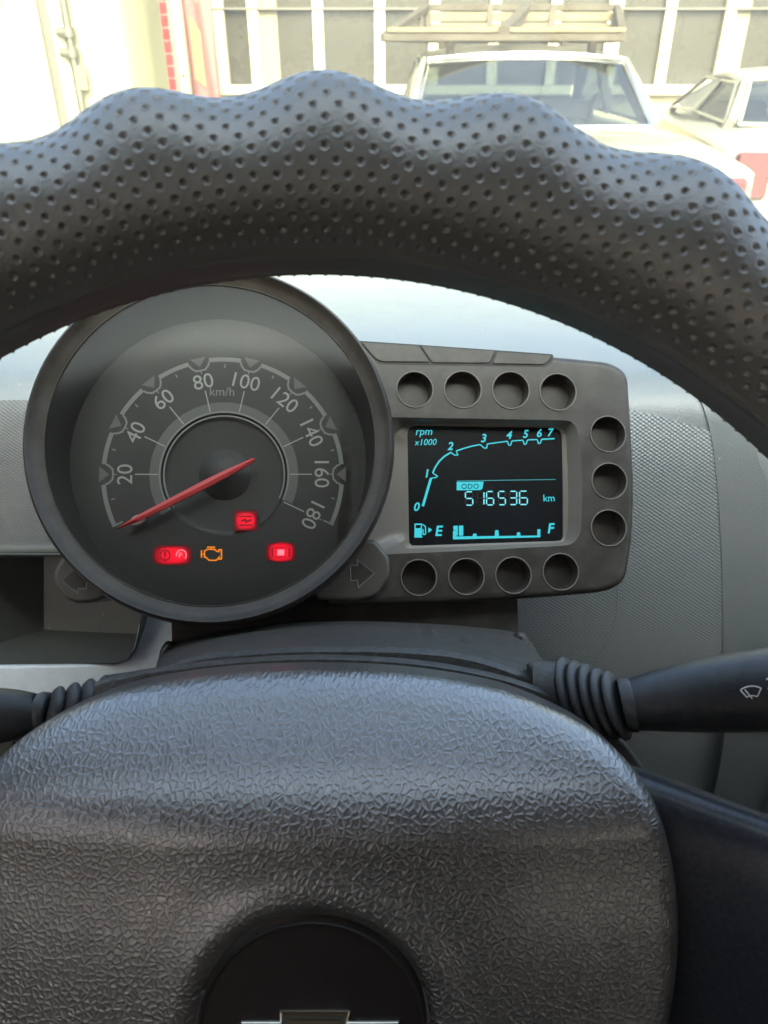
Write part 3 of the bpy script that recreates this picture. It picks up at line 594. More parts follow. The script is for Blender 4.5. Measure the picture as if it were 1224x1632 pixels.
# --- arrow wings under the bezel
for pts, ar in (([(598, 858), (622, 890), (623, 918), (600, 950), (570, 958), (500, 955), (500, 880)], [(597, 914), (569, 892), (570, 901), (558, 901), (559, 926), (569, 925), (571, 937)]),
                ([(112, 868), (88, 905), (84, 918), (88, 935), (104, 955), (122, 962), (150, 960), (215, 935), (215, 868)], [(98, 926), (125, 903), (125, 912), (139, 912), (138, 938), (125, 938), (125, 946)])):
    m = M(); p_ = resample(rounded(K.poly(pts, .006), .0025, 4), 90)
    p_ = [(x, y) if math.hypot(x - bc[0], y - bc[1]) > bR * .95 else tuple(Vector(bc) + (Vector((x, y)) - Vector(bc)).normalized() * bR * .95) for x, y in p_]
    p_ = [a_ for a_, b_ in zip(p_, p_[1:] + p_[:1]) if math.dist(a_, b_) > 1e-4]; prism(m, p_, -.022, .0065, .002, 4, bottom=True); wg = obj('indicator_wing', m.data(), MT['wing'], clu, 45)
    ap = ccw(K.poly(ar, .0066)); m = M(); ri = m.ring([(x, y, .0069) for x, y in ap]); ro = m.ring([(x, y, .0064) for x, y in inset(ap, -.0002)]); ii = m.ring([(x, y, .0066) for x, y in inset(ap, .0003)]); m.bridge(ro, ri); m.bridge(ri, ii); obj('arrow_outline', m.data(), MT['print'], wg)
    m = M(); m.cap(m.ring([(x, y, .00663) for x, y in inset(ap, .0004)])); obj('arrow_lens', m.data(), MT['house'], wg)
# --- bracket the cluster stands on
m = M(); m.loft([[(*K.uv(x, y, -.012), -.012 + dz) for x, y in ((272, 940), (274, 1030), (826, 1012), (824, 930))] for dz in (-.03, 0)], True, (True, True)); obj('mounting_bracket', m.data(), MT['house'], clu, 30)

# ================================================================ STEERING COLUMN SHROUD
col = thing('column_shroud', 'dusty black steering column cover arching beneath the instrument pod', 'column cover', Matrix.Translation(P(540, 1080, .28)))
o0 = P(540, 1080, .28)
def row(pts, d, n=8): return [P(x, y, d) - o0 for x, y in catmull(pts, n)]
m = M()
m.loft([row([(228, 1120), (246, 1070), (262, 1040), (330, 1014), (440, 998), (540, 993), (640, 995), (740, 1001), (830, 1012), (862, 1048), (890, 1090), (912, 1150)], .335),
        row([(228, 1120), (248, 1068), (266, 1034), (330, 1010), (440, 995), (540, 990), (640, 992), (740, 998), (828, 1010), (860, 1045), (892, 1090), (914, 1150)], .328),
        row([(205, 1130), (238, 1078), (268, 1046), (330, 1024), (440, 1008), (540, 1003), (640, 1006), (740, 1014), (830, 1034), (868, 1070), (900, 1115), (920, 1170)], .300),
        row([(190, 1135), (232, 1082), (270, 1056), (330, 1040), (440, 1030), (540, 1028), (640, 1030), (740, 1040), (830, 1068), (872, 1095), (904, 1130), (924, 1180)], .270),
        row([(190, 1138), (232, 1086), (270, 1060), (330, 1044), (440, 1034), (540, 1032), (640, 1034), (740, 1044), (830, 1072), (872, 1099), (904, 1134), (924, 1184)], .2675),
        row([(190, 1145), (232, 1093), (270, 1067), (330, 1051), (440, 1041), (540, 1039), (640, 1041), (740, 1051), (830, 1079), (872, 1106), (904, 1141), (924, 1191)], .2655),
        row([(190, 1175), (232, 1122), (270, 1096), (330, 1080), (440, 1070), (540, 1068), (640, 1070), (740, 1080), (830, 1108), (872, 1135), (904, 1170), (924, 1220)], .2645)], closed=False)
obj('upper_cover', m.data(), MT['trim'], col, 50)
m = M()
m.loft([row([(200, 1166), (250, 1116), (320, 1084), (430, 1066), (540, 1058), (640, 1059), (740, 1070), (820, 1096), (866, 1126), (900, 1166)], .272),
        row([(200, 1164), (250, 1112), (320, 1078), (430, 1059), (540, 1050), (640, 1052), (740, 1064), (824, 1090), (870, 1122), (904, 1164)], .268),
        row([(200, 1170), (250, 1122), (320, 1090), (430, 1072), (540, 1066), (640, 1068), (740, 1080), (822, 1106), (866, 1136), (898, 1176)], .258),
        row([(200, 1216), (250, 1166), (320, 1136), (430, 1121), (540, 1116), (640, 1118), (740, 1130), (822, 1156), (866, 1186), (898, 1226)], .240)], closed=False)
obj('front_cover', m.data(), MT['dark'], col, 50)
# small corner blocks where the cover meets the bracket
for pts in ([(250, 1062), (256, 1032), (266, 1020), (276, 1022), (300, 1030), (290, 1060)], [(822, 1004), (838, 1008), (846, 1030), (850, 1050), (830, 1050), (818, 1020)]):
    fr = Frame(P(pts[0][0], pts[0][1], .318), (1, 0, 0), -ray(*pts[0])); m = M(); prism(m, rounded(fr.poly(pts), .002, 3), -.02, 0, .0025, 3)
    o = obj('corner_block', m.data(), MT['house'], col, 50); o.matrix_basis = Matrix.Translation(-o0) @ fr.m

# ================================================================ STALKS
def lathe_path(cl, tilt=0.0, n=28):
    """rings along a centre line: (px, py, depth, radius_px); tilt shears each ring along the line"""
    pts = [P(a, b_, d) for a, b_, d, r in cl]; rings = []
    for i, (a, b_, d, r) in enumerate(cl):
        ax = (pts[min(i + 1, len(pts) - 1)] - pts[max(i - 1, 0)]).normalized()
        up = (cu - ax * cu.dot(ax)).normalized(); sd_ = ax.cross(up); rad = r * d / F
        rings.append([pts[i] + (up * math.cos(t) + sd_ * math.sin(t)) * rad - ax * (tilt * rad * math.cos(t)) for t in [2 * math.pi * k / n for k in range(n)]])
    return rings
st = thing('wiper_stalk', 'black wiper stalk with ribbed rubber boot and white wiper symbol', 'stalk', Matrix.Translation(P(900, 1110, .262)))
o1 = P(900, 1110, .262)
def addl(name, rings, mt, par, o_, ang=60):
    m = M(); m.loft([[p - o_ for p in r] for r in rings], True, (True, True)); return obj(name, m.data(), mt, par, ang)
cl = [(1004, 1124, .252, 30), (1007, 1124, .252, 37), (1012, 1124, .252, 40.5), (1030, 1120, .251, 44.5), (1060, 1115.5, .250, 49.5), (1100, 1111, .248, 54.5), (1160, 1105, .246, 60.5), (1224, 1099, .243, 65), (1300, 1094, .240, 67), (1380, 1090, .237, 66), (1420, 1088, .236, 58), (1430, 1088, .236, 40), (1434, 1088, .236, 4)]
cl = [tuple(c) for c in catmull(cl, 4)]
lev = addl('lever', lathe_path(cl, 0.05, 40), MT['stalk'], st, o1, 60)
bl = []
NR = 5
for k in range(NR * 16 + 1):
    t = k / (NR * 16); ph = t * NR * 2 * math.pi
    rr_ = 60 - 10 * t; w_ = abs(math.sin(ph / 2)) ** 0.6
    bl.append((905 + 88 * t, 1108 + 18 * t, .262 - .009 * t, rr_ - 13 + 13 * w_))
addl('boot', lathe_path(bl, 0.42, 36), MT['rubber'], st, o1, 60)
addl('boot_collar', lathe_path([(990, 1123, .253, 34), (992, 1123, .253, 40), (1000, 1123, .2525, 43), (1008, 1123, .252, 43), (1012, 1123, .252, 36)], 0.15, 36), MT['rubber'], st, o1, 40)
addl('mount', lathe_path([(850, 1098, .268, 40), (860, 1098, .268, 46), (900, 1105, .264, 48), (912, 1106, .262, 44)], 0.2, 30), MT['trim'], st, o1, 40)
bpy.context.view_layer.update()
def decal_stroke(name, o_, paths, wpx, mt, par, org):
    m = M()
    for pts in paths:
        mm = M(); pts = [tuple(np.array(a) * (1 - t) + np.array(b_) * t) for a, b_ in zip(pts, pts[1:]) for t in (0, .25, .5, .75)] + [pts[-1]]
        stroke(mm, pts, wpx, 0); vv = [hit(o_, v[0], v[1], .00012) for v in mm.v]
        if any(v is None for v in vv): continue
        a = len(m.v); m.v += [tuple(v - org) for v in vv]; m.f += [tuple(i + a for i in f_) for f_ in mm.f]
    return obj(name, m.data(), mt, par)
decal_stroke('wiper_symbol', lev, [[(1180, 1100), (1184, 1097), (1192, 1094), (1202, 1093.5), (1209, 1095), (1213, 1097), (1207, 1110), (1200, 1108.5), (1194, 1109), (1190, 1111), (1180, 1100)], [(1187, 1099), (1199, 1113.5)]], 2.0, MT['white'], st, o1)
decal_stroke('wiper_position_mark', lev, [[(1221, 1084), (1224, 1081), (1229, 1082), (1231, 1086), (1226, 1090), (1226, 1093)], [(1223, 1097), (1232, 1099), (1236, 1104)]], 1.8, MT['white'], st, o1)

s2 = thing('indicator_stalk', 'black turn signal stalk with ribbed rubber boot beside the grey tray', 'stalk', Matrix.Translation(P(200, 1090, .262)))
o2 = P(200, 1090, .262)
cl = [(62, 1136, .254, 20), (60, 1136, .254, 26), (56, 1136, .254, 31), (40, 1138, .253, 36), (10, 1140, .252, 42), (-40, 1143, .250, 48), (-120, 1146, .248, 52), (-160, 1147, .247, 30), (-164, 1147, .247, 3)]
addl('lever', lathe_path([tuple(c) for c in catmull(cl, 4)], 0, 36), MT['stalk'], s2, o2)
bl = []
for k in range(65):
    t = k / 64; w_ = abs(math.sin(t * 4 * math.pi)) ** 0.6
    bl.append((172 - 98 * t, 1114 + 20 * t, .262 - .008 * t, 27 + 12 * w_ - 4 * t))
addl('boot', lathe_path(bl, 0.35, 32), MT['rubber'], s2, o2)
addl('boot_collar', lathe_path([(78, 1134, .254, 24), (76, 1134, .254, 30), (68, 1135, .254, 32), (62, 1136, .254, 31), (60, 1136, .254, 26)], 0.1, 32), MT['rubber'], s2, o2)
fr = Frame(P(210, 1095, .268), (1, 0, 0), -ray(210, 1095)); m = M(); prism(m, rounded(fr.poly([(164, 1076), (240, 1066), (262, 1070), (262, 1130), (170, 1130)]), .0025, 4), -.03, 0, .003, 4)
o = obj('mount', m.data(), MT['trim'], s2, 45); o.matrix_basis = Matrix.Translation(-o2) @ fr.m

# ================================================================ STEERING WHEEL
Wf = Frame(P(502, 1487, .184), cr, cb)
wh = thing('steering_wheel', 'black steering wheel in a dimpled wavy foam cover with vinyl hub pad', 'steering wheel', Wf.m)
# --- rim cover: a torus with finger waves and rows of dimples
R0, r0 = 0.1800, 0.0208
NC, NRW = 215, 46; NW = 28
thv = np.concatenate([np.linspace(R_(18), R_(162), 1040, endpoint=False), np.linspace(R_(162), R_(378), 500, endpoint=False)])
phv = np.linspace(0, 2 * np.pi, 322, endpoint=False)
TH, PH = np.meshgrid(thv, phv, indexing='ij')
rowf = PH / (2 * np.pi) * NRW; colf = TH / (2 * np.pi) * NC
hit_d = np.full(TH.shape, 9.0)
pitch_s = 2 * np.pi * R0 / NC; pitch_t = 2 * np.pi * r0 / NRW
for dr in (-1, 0, 1):
    rr_ = np.floor(rowf + .5) + dr
    offc = np.where(np.mod(rr_, 2) == 0, 0.0, 0.5)
    cc = np.floor(colf - offc + .5) + offc
    ds = (colf - cc) * pitch_s * (1 + np.cos(PH) * r0 / R0); dt = (rowf - rr_) * pitch_t
    hit_d = np.minimum(hit_d, np.hypot(ds, dt))
RD = 0.00126 - 0.00030 * sstep(R_(40), R_(95), PH) * (PH < np.pi)
dim = 1 - sstep(0.30, 1.0, hit_d / RD)
lip = np.exp(-((hit_d / RD - 1.15) / .28) ** 2)
inner = np.abs(np.angle(np.exp(1j * (PH - np.pi)))) # 0 at the inside of the ring
damp = sstep(R_(20), R_(34), inner)
wave = np.cos(NW * (TH - R_(90)) + 0.9 * np.sin(PH) - 0.0)
wamp = 0.0023 * sstep(R_(70), R_(140), inner)
rt = r0 + wave * wamp - damp * (dim * 0.00068 - lip * 0.00010)
rt = rt + 0.0007 * np.exp(-((inner - R_(19)) / R_(4)) ** 2)   # hem ridge at the inside
rr2 = R0 + rt * np.cos(PH)
X = np.stack([rr2 * np.cos(TH), rr2 * np.sin(TH), rt * np.sin(PH)], -1)
nT, nP = TH.shape
idx = np.arange(nT * nP).reshape(nT, nP); i1 = np.roll(idx, -1, 0); j1 = np.roll(idx, -1, 1); ij = np.roll(i1, -1, 1)
faces = np.stack([idx, i1, ij, j1], -1).reshape(-1, 4)
me = bpy.data.meshes.new('rim_cover'); me.vertices.add(nT * nP); me.vertices.foreach_set('co', X.reshape(-1).astype(np.float32))
me.loops.add(faces.size); me.loops.foreach_set('vertex_index', faces.reshape(-1).astype(np.int32)); me.polygons.add(len(faces)); me.polygons.foreach_set('loop_start', np.arange(0, faces.size, 4, dtype=np.int32)); me.update(calc_edges=True); me.validate()
obj('rim_cover', me, MT['rim'], wh, 180)
# stitched seam at the inner edge of the cover
m = M()
for k in range(260):
    a = 2 * math.pi * k / 260; rr_ = R0 - r0 * .955; m.tube([(rr_ * math.cos(a), rr_ * math.sin(a), -.0055), ((rr_ + .0002) * math.cos(a + .014), (rr_ + .0002) * math.sin(a + .014), -.0085)], .00045, 5)
o = obj('seam_stitching', m.data(), MT['hem'], wh, 60, kind='stuff')
# --- hub pad
ZPAD = -0.018
emc = Wf.uv(497, 1654, ZPAD)
outl = [(497, 1068), (600, 1071), (700, 1081), (800, 1100), (880, 1130), (940, 1162), (985, 1198), (1020, 1238), (1046, 1286), (1066, 1345), (1077, 1410), (1081, 1480), (1076, 1560), (1062, 1640), (1030, 1760), (960, 1900), (850, 2000), (680, 2060), (497, 2075)]
full = outl + [(994 - x, y) for x, y in outl[-2:0:-1]]
def zed(px, py):                        # pad height at its outline (falls away at the top)
    return -.018 - .030 * float(sstep(1290, 1075, py)) - .004
rings = []
Er = 184 * Wf.k(497, 1654, ZPAD)
vc = emc[1]
def hz(x, y, s):
    v = y - vc
    z = ZPAD + 0.0 - 0.040 * float(sstep(0.048, 0.102, v)) ** 1.1 - 0.0008 * math.exp(-((v - 0.040) / 0.014) ** 2)
    z -= 0.010 * (x / 0.10) ** 2
    d = math.hypot(x - emc[0], y - emc[1])
    z += 0.0007 * math.exp(-((d - Er * 1.22) / .0045) ** 2) - 0.0022 * float(sstep(Er * 1.16, Er * 1.02, d))
    return z
op_ = []
for x, y in full:
    z = zed(x, y)
    for _ in range(6): u_, v_ = Wf.uv(x, y, z); z = 0.5 * z + 0.5 * (hz(u_, v_, 1) - .005)
    op_.append((*Wf.uv(x, y, z), z))
op_ = [tuple(p) for p in catmull(op_ + [op_[0]], 8)[:-1]]
m = M()
NS = 70
ss = [1.0, 1.0, 1.0] + list(1 - np.linspace(0.004, 1, NS) ** 1.3 * .985)
for k, s in enumerate(ss):
    r_ = []
    for (x, y, z) in op_:
        ex, ey = x - emc[0], y - emc[1]; d0 = math.hypot(ex, ey); inn = Er * 1.0 / d0
        q = inn + (1 - inn) * s
        X_, Y_ = emc[0] + ex * q, emc[1] + ey * q
        zz = hz(X_, Y_, s); dist = (1 - q) * d0
        roll = 0.006 * (1 - math.sqrt(max(0, 1 - (1 - min(dist / .007, 1)) ** 2)))
        if k < 2: zz = hz(X_, Y_, 1) - .006 - (.012, .003)[k]
        else: zz -= roll
        r_.append((X_, Y_, zz))
    rings.append(r_)
m.loft(rings); pad = obj('hub_pad', m.data(), MT['leather'], wh, 70)
# emblem disc and the bow-tie badge on it
m = M(); ec = emc
m.loft([[(x, y, z) for x, y in circ(ec[0], ec[1], Er * r, 72)] for r, z in ((1.01, ZPAD - .006), (1.005, ZPAD - .0012), (.985, ZPAD - .0004), (.965, ZPAD - .0008), (.95, ZPAD - .0012), (.5, ZPAD - .0009), (.02, ZPAD - .0008))], True, (False, True)); ed = obj('emblem_disc', m.data(), MT['emblem'], wh, 50)
def bowtie(i=0):
    a, b_ = Er * .33, Er * .25; wv_, hv = Er * .76, Er * .155; sk = Er * .05
    p = [(-a + sk, b_), (a + sk * .2, b_), (a - sk * .3, hv), (wv_, hv), (wv_ - sk * 3, -hv), (a - sk, -hv), (a - sk, -b_), (-a - sk * .2, -b_), (-a + sk * .3, -hv), (-wv_, -hv), (-wv_ + sk * 3, hv), (-a + sk, hv)]
    return [(ec[0] + x, ec[1] + y + Er * .0) for x, y in p]
bt = bowtie(); m = M(); prism(m, bt, ZPAD - .002, ZPAD + .0012, .0012, 3); bd = obj('bowtie_badge', m.data(), MT['chrome'], ed, 30)
m = M(); m.cap(m.ring([(x, y, ZPAD + .0014) for x, y in inset(ccw(bt), .0021)])); obj('badge_inlay', m.data(), mat('badge_gold', (0.62, 0.52, 0.32), 0.25, 0.9), bd)
# dusty surround between the pad and the column
def ring_px(off, z, ylim=1330):
    return [(*Wf.uv(x, y, z), z) for x, y in off]
m = M()
sa = [(20, 1179), (100, 1109), (200, 1073), (300, 1057), (400, 1047), (497, 1043), (600, 1046), (700, 1056), (800, 1076), (880, 1104), (945, 1139), (995, 1181), (1030, 1229), (1056, 1279), (1076, 1339), (1088, 1409), (1090, 1489)]
sb_ = [(30, 1185), (105, 1117), (200, 1081), (300, 1065), (400, 1055), (497, 1051), (600, 1054), (700, 1064), (800, 1084), (880, 1112), (940, 1145), (990, 1187), (1024, 1233), (1050, 1283), (1070, 1341), (1082, 1409), (1084, 1489)]
scn = [(60, 1220), (125, 1150), (210, 1118), (305, 1102), (400, 1092), (497, 1088), (600, 1091), (695, 1101), (790, 1121), (868, 1148), (925, 1180), (968, 1218), (1000, 1260), (1026, 1306), (1044, 1360), (1056, 1420), (1060, 1500)]
sz = [(x, y + 50) for x, y in sa]
m.loft([[(*Wf.uv(x, y, z), z) for x, y in catmull(q_, 6)] for q_, z in ((sz, -.095), (sa, -.080), (sa, -.074), (sb_, -.0715), (scn, -.070))], closed=False)
obj('pad_surround', m.data(), MT['trim'], wh, 50)
# spokes
for sgn in (1, -1):
    X_ = (lambda x: x) if sgn == 1 else (lambda x: 994 - x)
    # cross-sections along the spoke: top rounded edge, broad face turned down
    secs = []
    for px, yt, dz in ((900, 1215, -.046), (1000, 1232, -.044), (1060, 1251, -.041), (1120, 1273, -.037), (1180, 1295, -.033), (1240, 1318, -.028), (1330, 1352, -.018), (1420, 1388, -.006), (1500, 1420, .0)):
        k_ = Wf.k(px, 1300, dz); u0, v0 = Wf.uv(X_(px), yt, dz)
        sec_ = [(-.004, -.018), (.0, -.012), (.0, -.006), (-.0012, -.002), (-.004, .001), (-.009, .003), (-.018, .0042), (-.035, .0040), (-.060, .002), (-.080, -.003), (-.088, -.012), (-.085, -.02)]
        secs.append([(u0, v0 + a, dz + b_) for a, b_ in sec_])
    m = M(); m.loft(secs, True, (True, True)); obj('spoke', m.data(), MT['spoke'], wh, 50)

# ================================================================ OUTSIDE
cream = mat('cream_paint', (0.20, 0.172, 0.092), 0.7, var=0.12, dust_scale=3, bumps=(('noise', 40, 0.002),))
whitef = mat('white_frame', (0.25, 0.215, 0.125), 0.5, var=0.1, dust_scale=6)
pane = mat('dark_pane', (0.022, 0.019, 0.012), 0.25, spec=.25, var=0.3, dust_scale=1.5)
curtain = mat('pale_curtain', (0.11, 0.10, 0.06), 0.8, var=0.4, dust_scale=8)
YF = 8.0
bld = thing('shop_building', 'cream shop front with tall dark glass panes between white mullions behind the old sedan', 'building', Matrix.Translation((0, YF, 0)))
def fx(px, py=60): return W(px, py, YF).x
sill = W(1050, 150, YF).z
x0, x1 = fx(300), fx(1500)
obj('wall', M().box(x0, x1, 0.02, 0.25, 0, sill).data(), cream, bld)
obj('upper_wall', M().box(x0 - 3, x1, 0.02, 0.25, 3.1, 3.5).data(), cream, bld)
mull = [350, 404, 507, 605, 692, 788, 884, 978, 1065, 1160, 1252, 1345, 1440]
for i, a in enumerate(mull):
    wd = .062 if a in (978,) else .045
    xx = fx(a, 30); obj('mullion', M().box(xx - wd, xx + wd, -.05, .05, sill + .075, 3.1).data(), whitef, bld)
for a, b_ in zip(mull, mull[1:]):
    xa, xb = fx(a, 30) + .046, fx(b_, 30) - .046
    obj('pane', M().box(xa, xb, .012, .018, sill + .075, 3.1).data(), pane, bld)
    if a in (404, 1160): obj('curtain', M().box(xa, xa + (xb - xa) * .34, -.004, .008, sill + .08, 3.08).data(), curtain, bld)
obj('sill', M().box(x0, x1, -.09, .06, sill, sill + .07).data(), whitef, bld)
obj('head_rail', M().box(x0, x1, -.06, .06, 1.72, 1.735).data(), mat('brown_rail', (0.05, 0.04, 0.025), 0.6), bld)
# red banner
bn = thing('red_banner', 'faded red banner with a yellow panel hanging beside the red tiled pillar', 'banner', Matrix.Translation((W(322, 80, 7.2).x, 7.2, 0)))
bx_ = W(322, 80, 7.2).x
bw = W(343, 80, 7.2).x - W(298, 80, 7.2).x
redb = mat('faded_red_vinyl', (0.15, 0.035, 0.028), 0.6, var=0.35, dust_scale=4)
V = []
for j in range(13):
    z = .6 + 1.6 * j / 12; V.append([(-bw / 2 + bw * i / 10, .012 * math.sin(i * 1.1 + j * .5), z) for i in range(11)])
m = M(); m.loft(V, closed=False); o = obj('sheet', m.data(), redb, bn, 80); o.modifiers.new('t', 'SOLIDIFY').thickness = .004
zc = W(316, 80, 7.2).z
m = M(); prism(m, [(-bw * .33, zc - .20), (bw * .02, zc - .26), (bw * .02, zc + .12), (-bw * .33, zc + .24)], .016, .019, 0, 1); o = obj('yellow_print', m.data(), mat('yellow_print', (0.15, 0.10, 0.025), 0.6, var=.3, dust_scale=9), bn); o.rotation_euler = (R_(90), 0, 0)
for k, (a, b_) in enumerate(((-.12, .0), (.16, .28))):
    m = M(); prism(m, [(bw * a, zc + .62), (bw * b_, zc + .62), (bw * (b_ + .04), zc + .34), (bw * (a + .10), zc + .32)], .016, .019, 0, 1); o = obj('white_print', m.data(), whitef, bn); o.rotation_euler = (R_(90), 0, 0)
# white post beside the banner, tiled pillar
YP = 7.0
def bx_px(a, b_, py, y): return W(a, py, y).x, W(b_, py, y).x
ps = thing('white_post', 'narrow cream post between the tiled pillar and the red banner', 'post', Matrix.Translation((0, YP, 0)))
a, b_ = bx_px(283, 297, 80, YP); obj('shaft', M().box(a, b_, -.04, .05, 0, 3.0).data(), whitef, ps)
m = M(); m.tube([((a + b_) / 2, -.05, 1.25), ((a + b_) / 2, -.035, 1.25)], .012, 10); obj('bolt', m.data(), MT['dark'], ps)
tp = thing('tiled_pillar', 'pillar faced with bright red glossy tiles and white joints', 'pillar', Matrix.Translation((0, YP, 0)))
a, b_ = bx_px(252, 283, 80, YP); ta_, tb_ = bx_px(255, 274, 80, YP)
obj('core', M().box(a + .004, b_ - .002, 0, .4, 0, 3.0).data(), mat('grout_white', (0.22, 0.18, 0.15), .8), tp)
obj('grey_edge', M().box(tb_ + .005, b_, -.012, -.001, 0, 3.0).data(), mat('grey_edge', (0.08, 0.07, 0.055), .7), tp)
redt = mat('red_tile', (0.17, 0.010, 0.010), .25, var=.25, dust_scale=5, coat=.3)
bmt = M().box(ta_, tb_, -.010, -.001, 0, .074); tme = None
for k in range(31):
    z = .3 + k * .085
    if tme is None: o = obj('tile', bmt.data(), redt, tp); tme = o.data
    else: o = obj('tile', tme, redt, tp)
    o.location = (0, 0, z)
# cream truck box with locking bar
TB = thing('truck_box', 'cream painted truck cargo box with rear doors and a steel locking rod', 'truck', Matrix.Translation((0, 4.6, 0)))
YT = 4.6
def tx(px, py=80): return W(px, py, YT).x
cpt = mat('truck_cream', (0.165, 0.145, 0.078), .45, var=.10, dust_scale=2.5, bumps=(('noise', 8, .004),))
gsk = mat('door_gasket', (0.04, 0.035, 0.024), .7); stl = mat('rod_steel', (0.08, 0.074, 0.052), .4, .5)
obj('side_door', M().box(tx(-250), tx(76), -.04, .02, .5, 2.9).data(), cpt, TB)
obj('gasket', M().box(tx(76), tx(92), -.02, .02, .5, 2.9).data(), gsk, TB)
obj('door', M().box(tx(92), tx(112), -.04, .02, .5, 2.9).data(), cpt, TB)
obj('seam', M().box(tx(112), tx(117), -.03, .02, .5, 2.9).data(), gsk, TB)
m = M(); xa, xb = tx(117), tx(231)
m.loft([[(xa + (xb - xa) * t, -.035 + (.0 if t < .7 else .22 * ((t - .7) / .3) ** 2), z) for t in np.linspace(0, 1, 16)] + [(xb, .42, z)] for z in (.5, 2.9)], closed=False); obj('corner_panel', m.data(), cpt, TB, 50)
xr = tx(123); m = M(); m.tube([(xr, -.075, .5), (xr, -.075, 2.9)], .016, 12); rd = obj('locking_rod', m.data(), stl, TB, 60)
for py in (52, 84):
    zz = W(110, py, YT).z; m = M(); m.tube([(tx(105), -.07, zz), (tx(124), -.085, zz)], .022, 12); m.tube([(xr, -.075, zz - .02), (xr, -.075, zz + .02)], .030, 12); obj('rod_clamp', m.data(), stl, TB, 50)
zz = W(130, 125, YT).z; m = M(); m.bar((xr + .03, -.085, zz - .05), (xr + .03, -.085, zz + .06), .05, .012, (0, 1, 0)); obj('rod_handle', m.data(), stl, TB, 50)
z0_ = W(15, 13, YT).z; a, b_ = tx(-60, 10), tx(30, 10)
m = M()
for q_ in ([(a, z0_), (b_, z0_), (b_, z0_ + .2), (a, z0_ + .2)],): stroke(m, q_, .006, .0415, True)
o = obj('plate_outline', m.data(), stl, TB); o.rotation_euler = (R_(90), 0, 0)
m = M(); put_text(m, 'J', .12, tx(2, 5), z0_ + .075, .0415); o = obj('plate_letter', m.data(), gsk, TB); o.rotation_euler = (R_(90), 0, 0)
m = M(); put_text(m, 'ME', .03, tx(17, 5), z0_ + .045, .0415); o = obj('plate_letter', m.data(), stl, TB); o.rotation_euler = (R_(90), 0, 0)

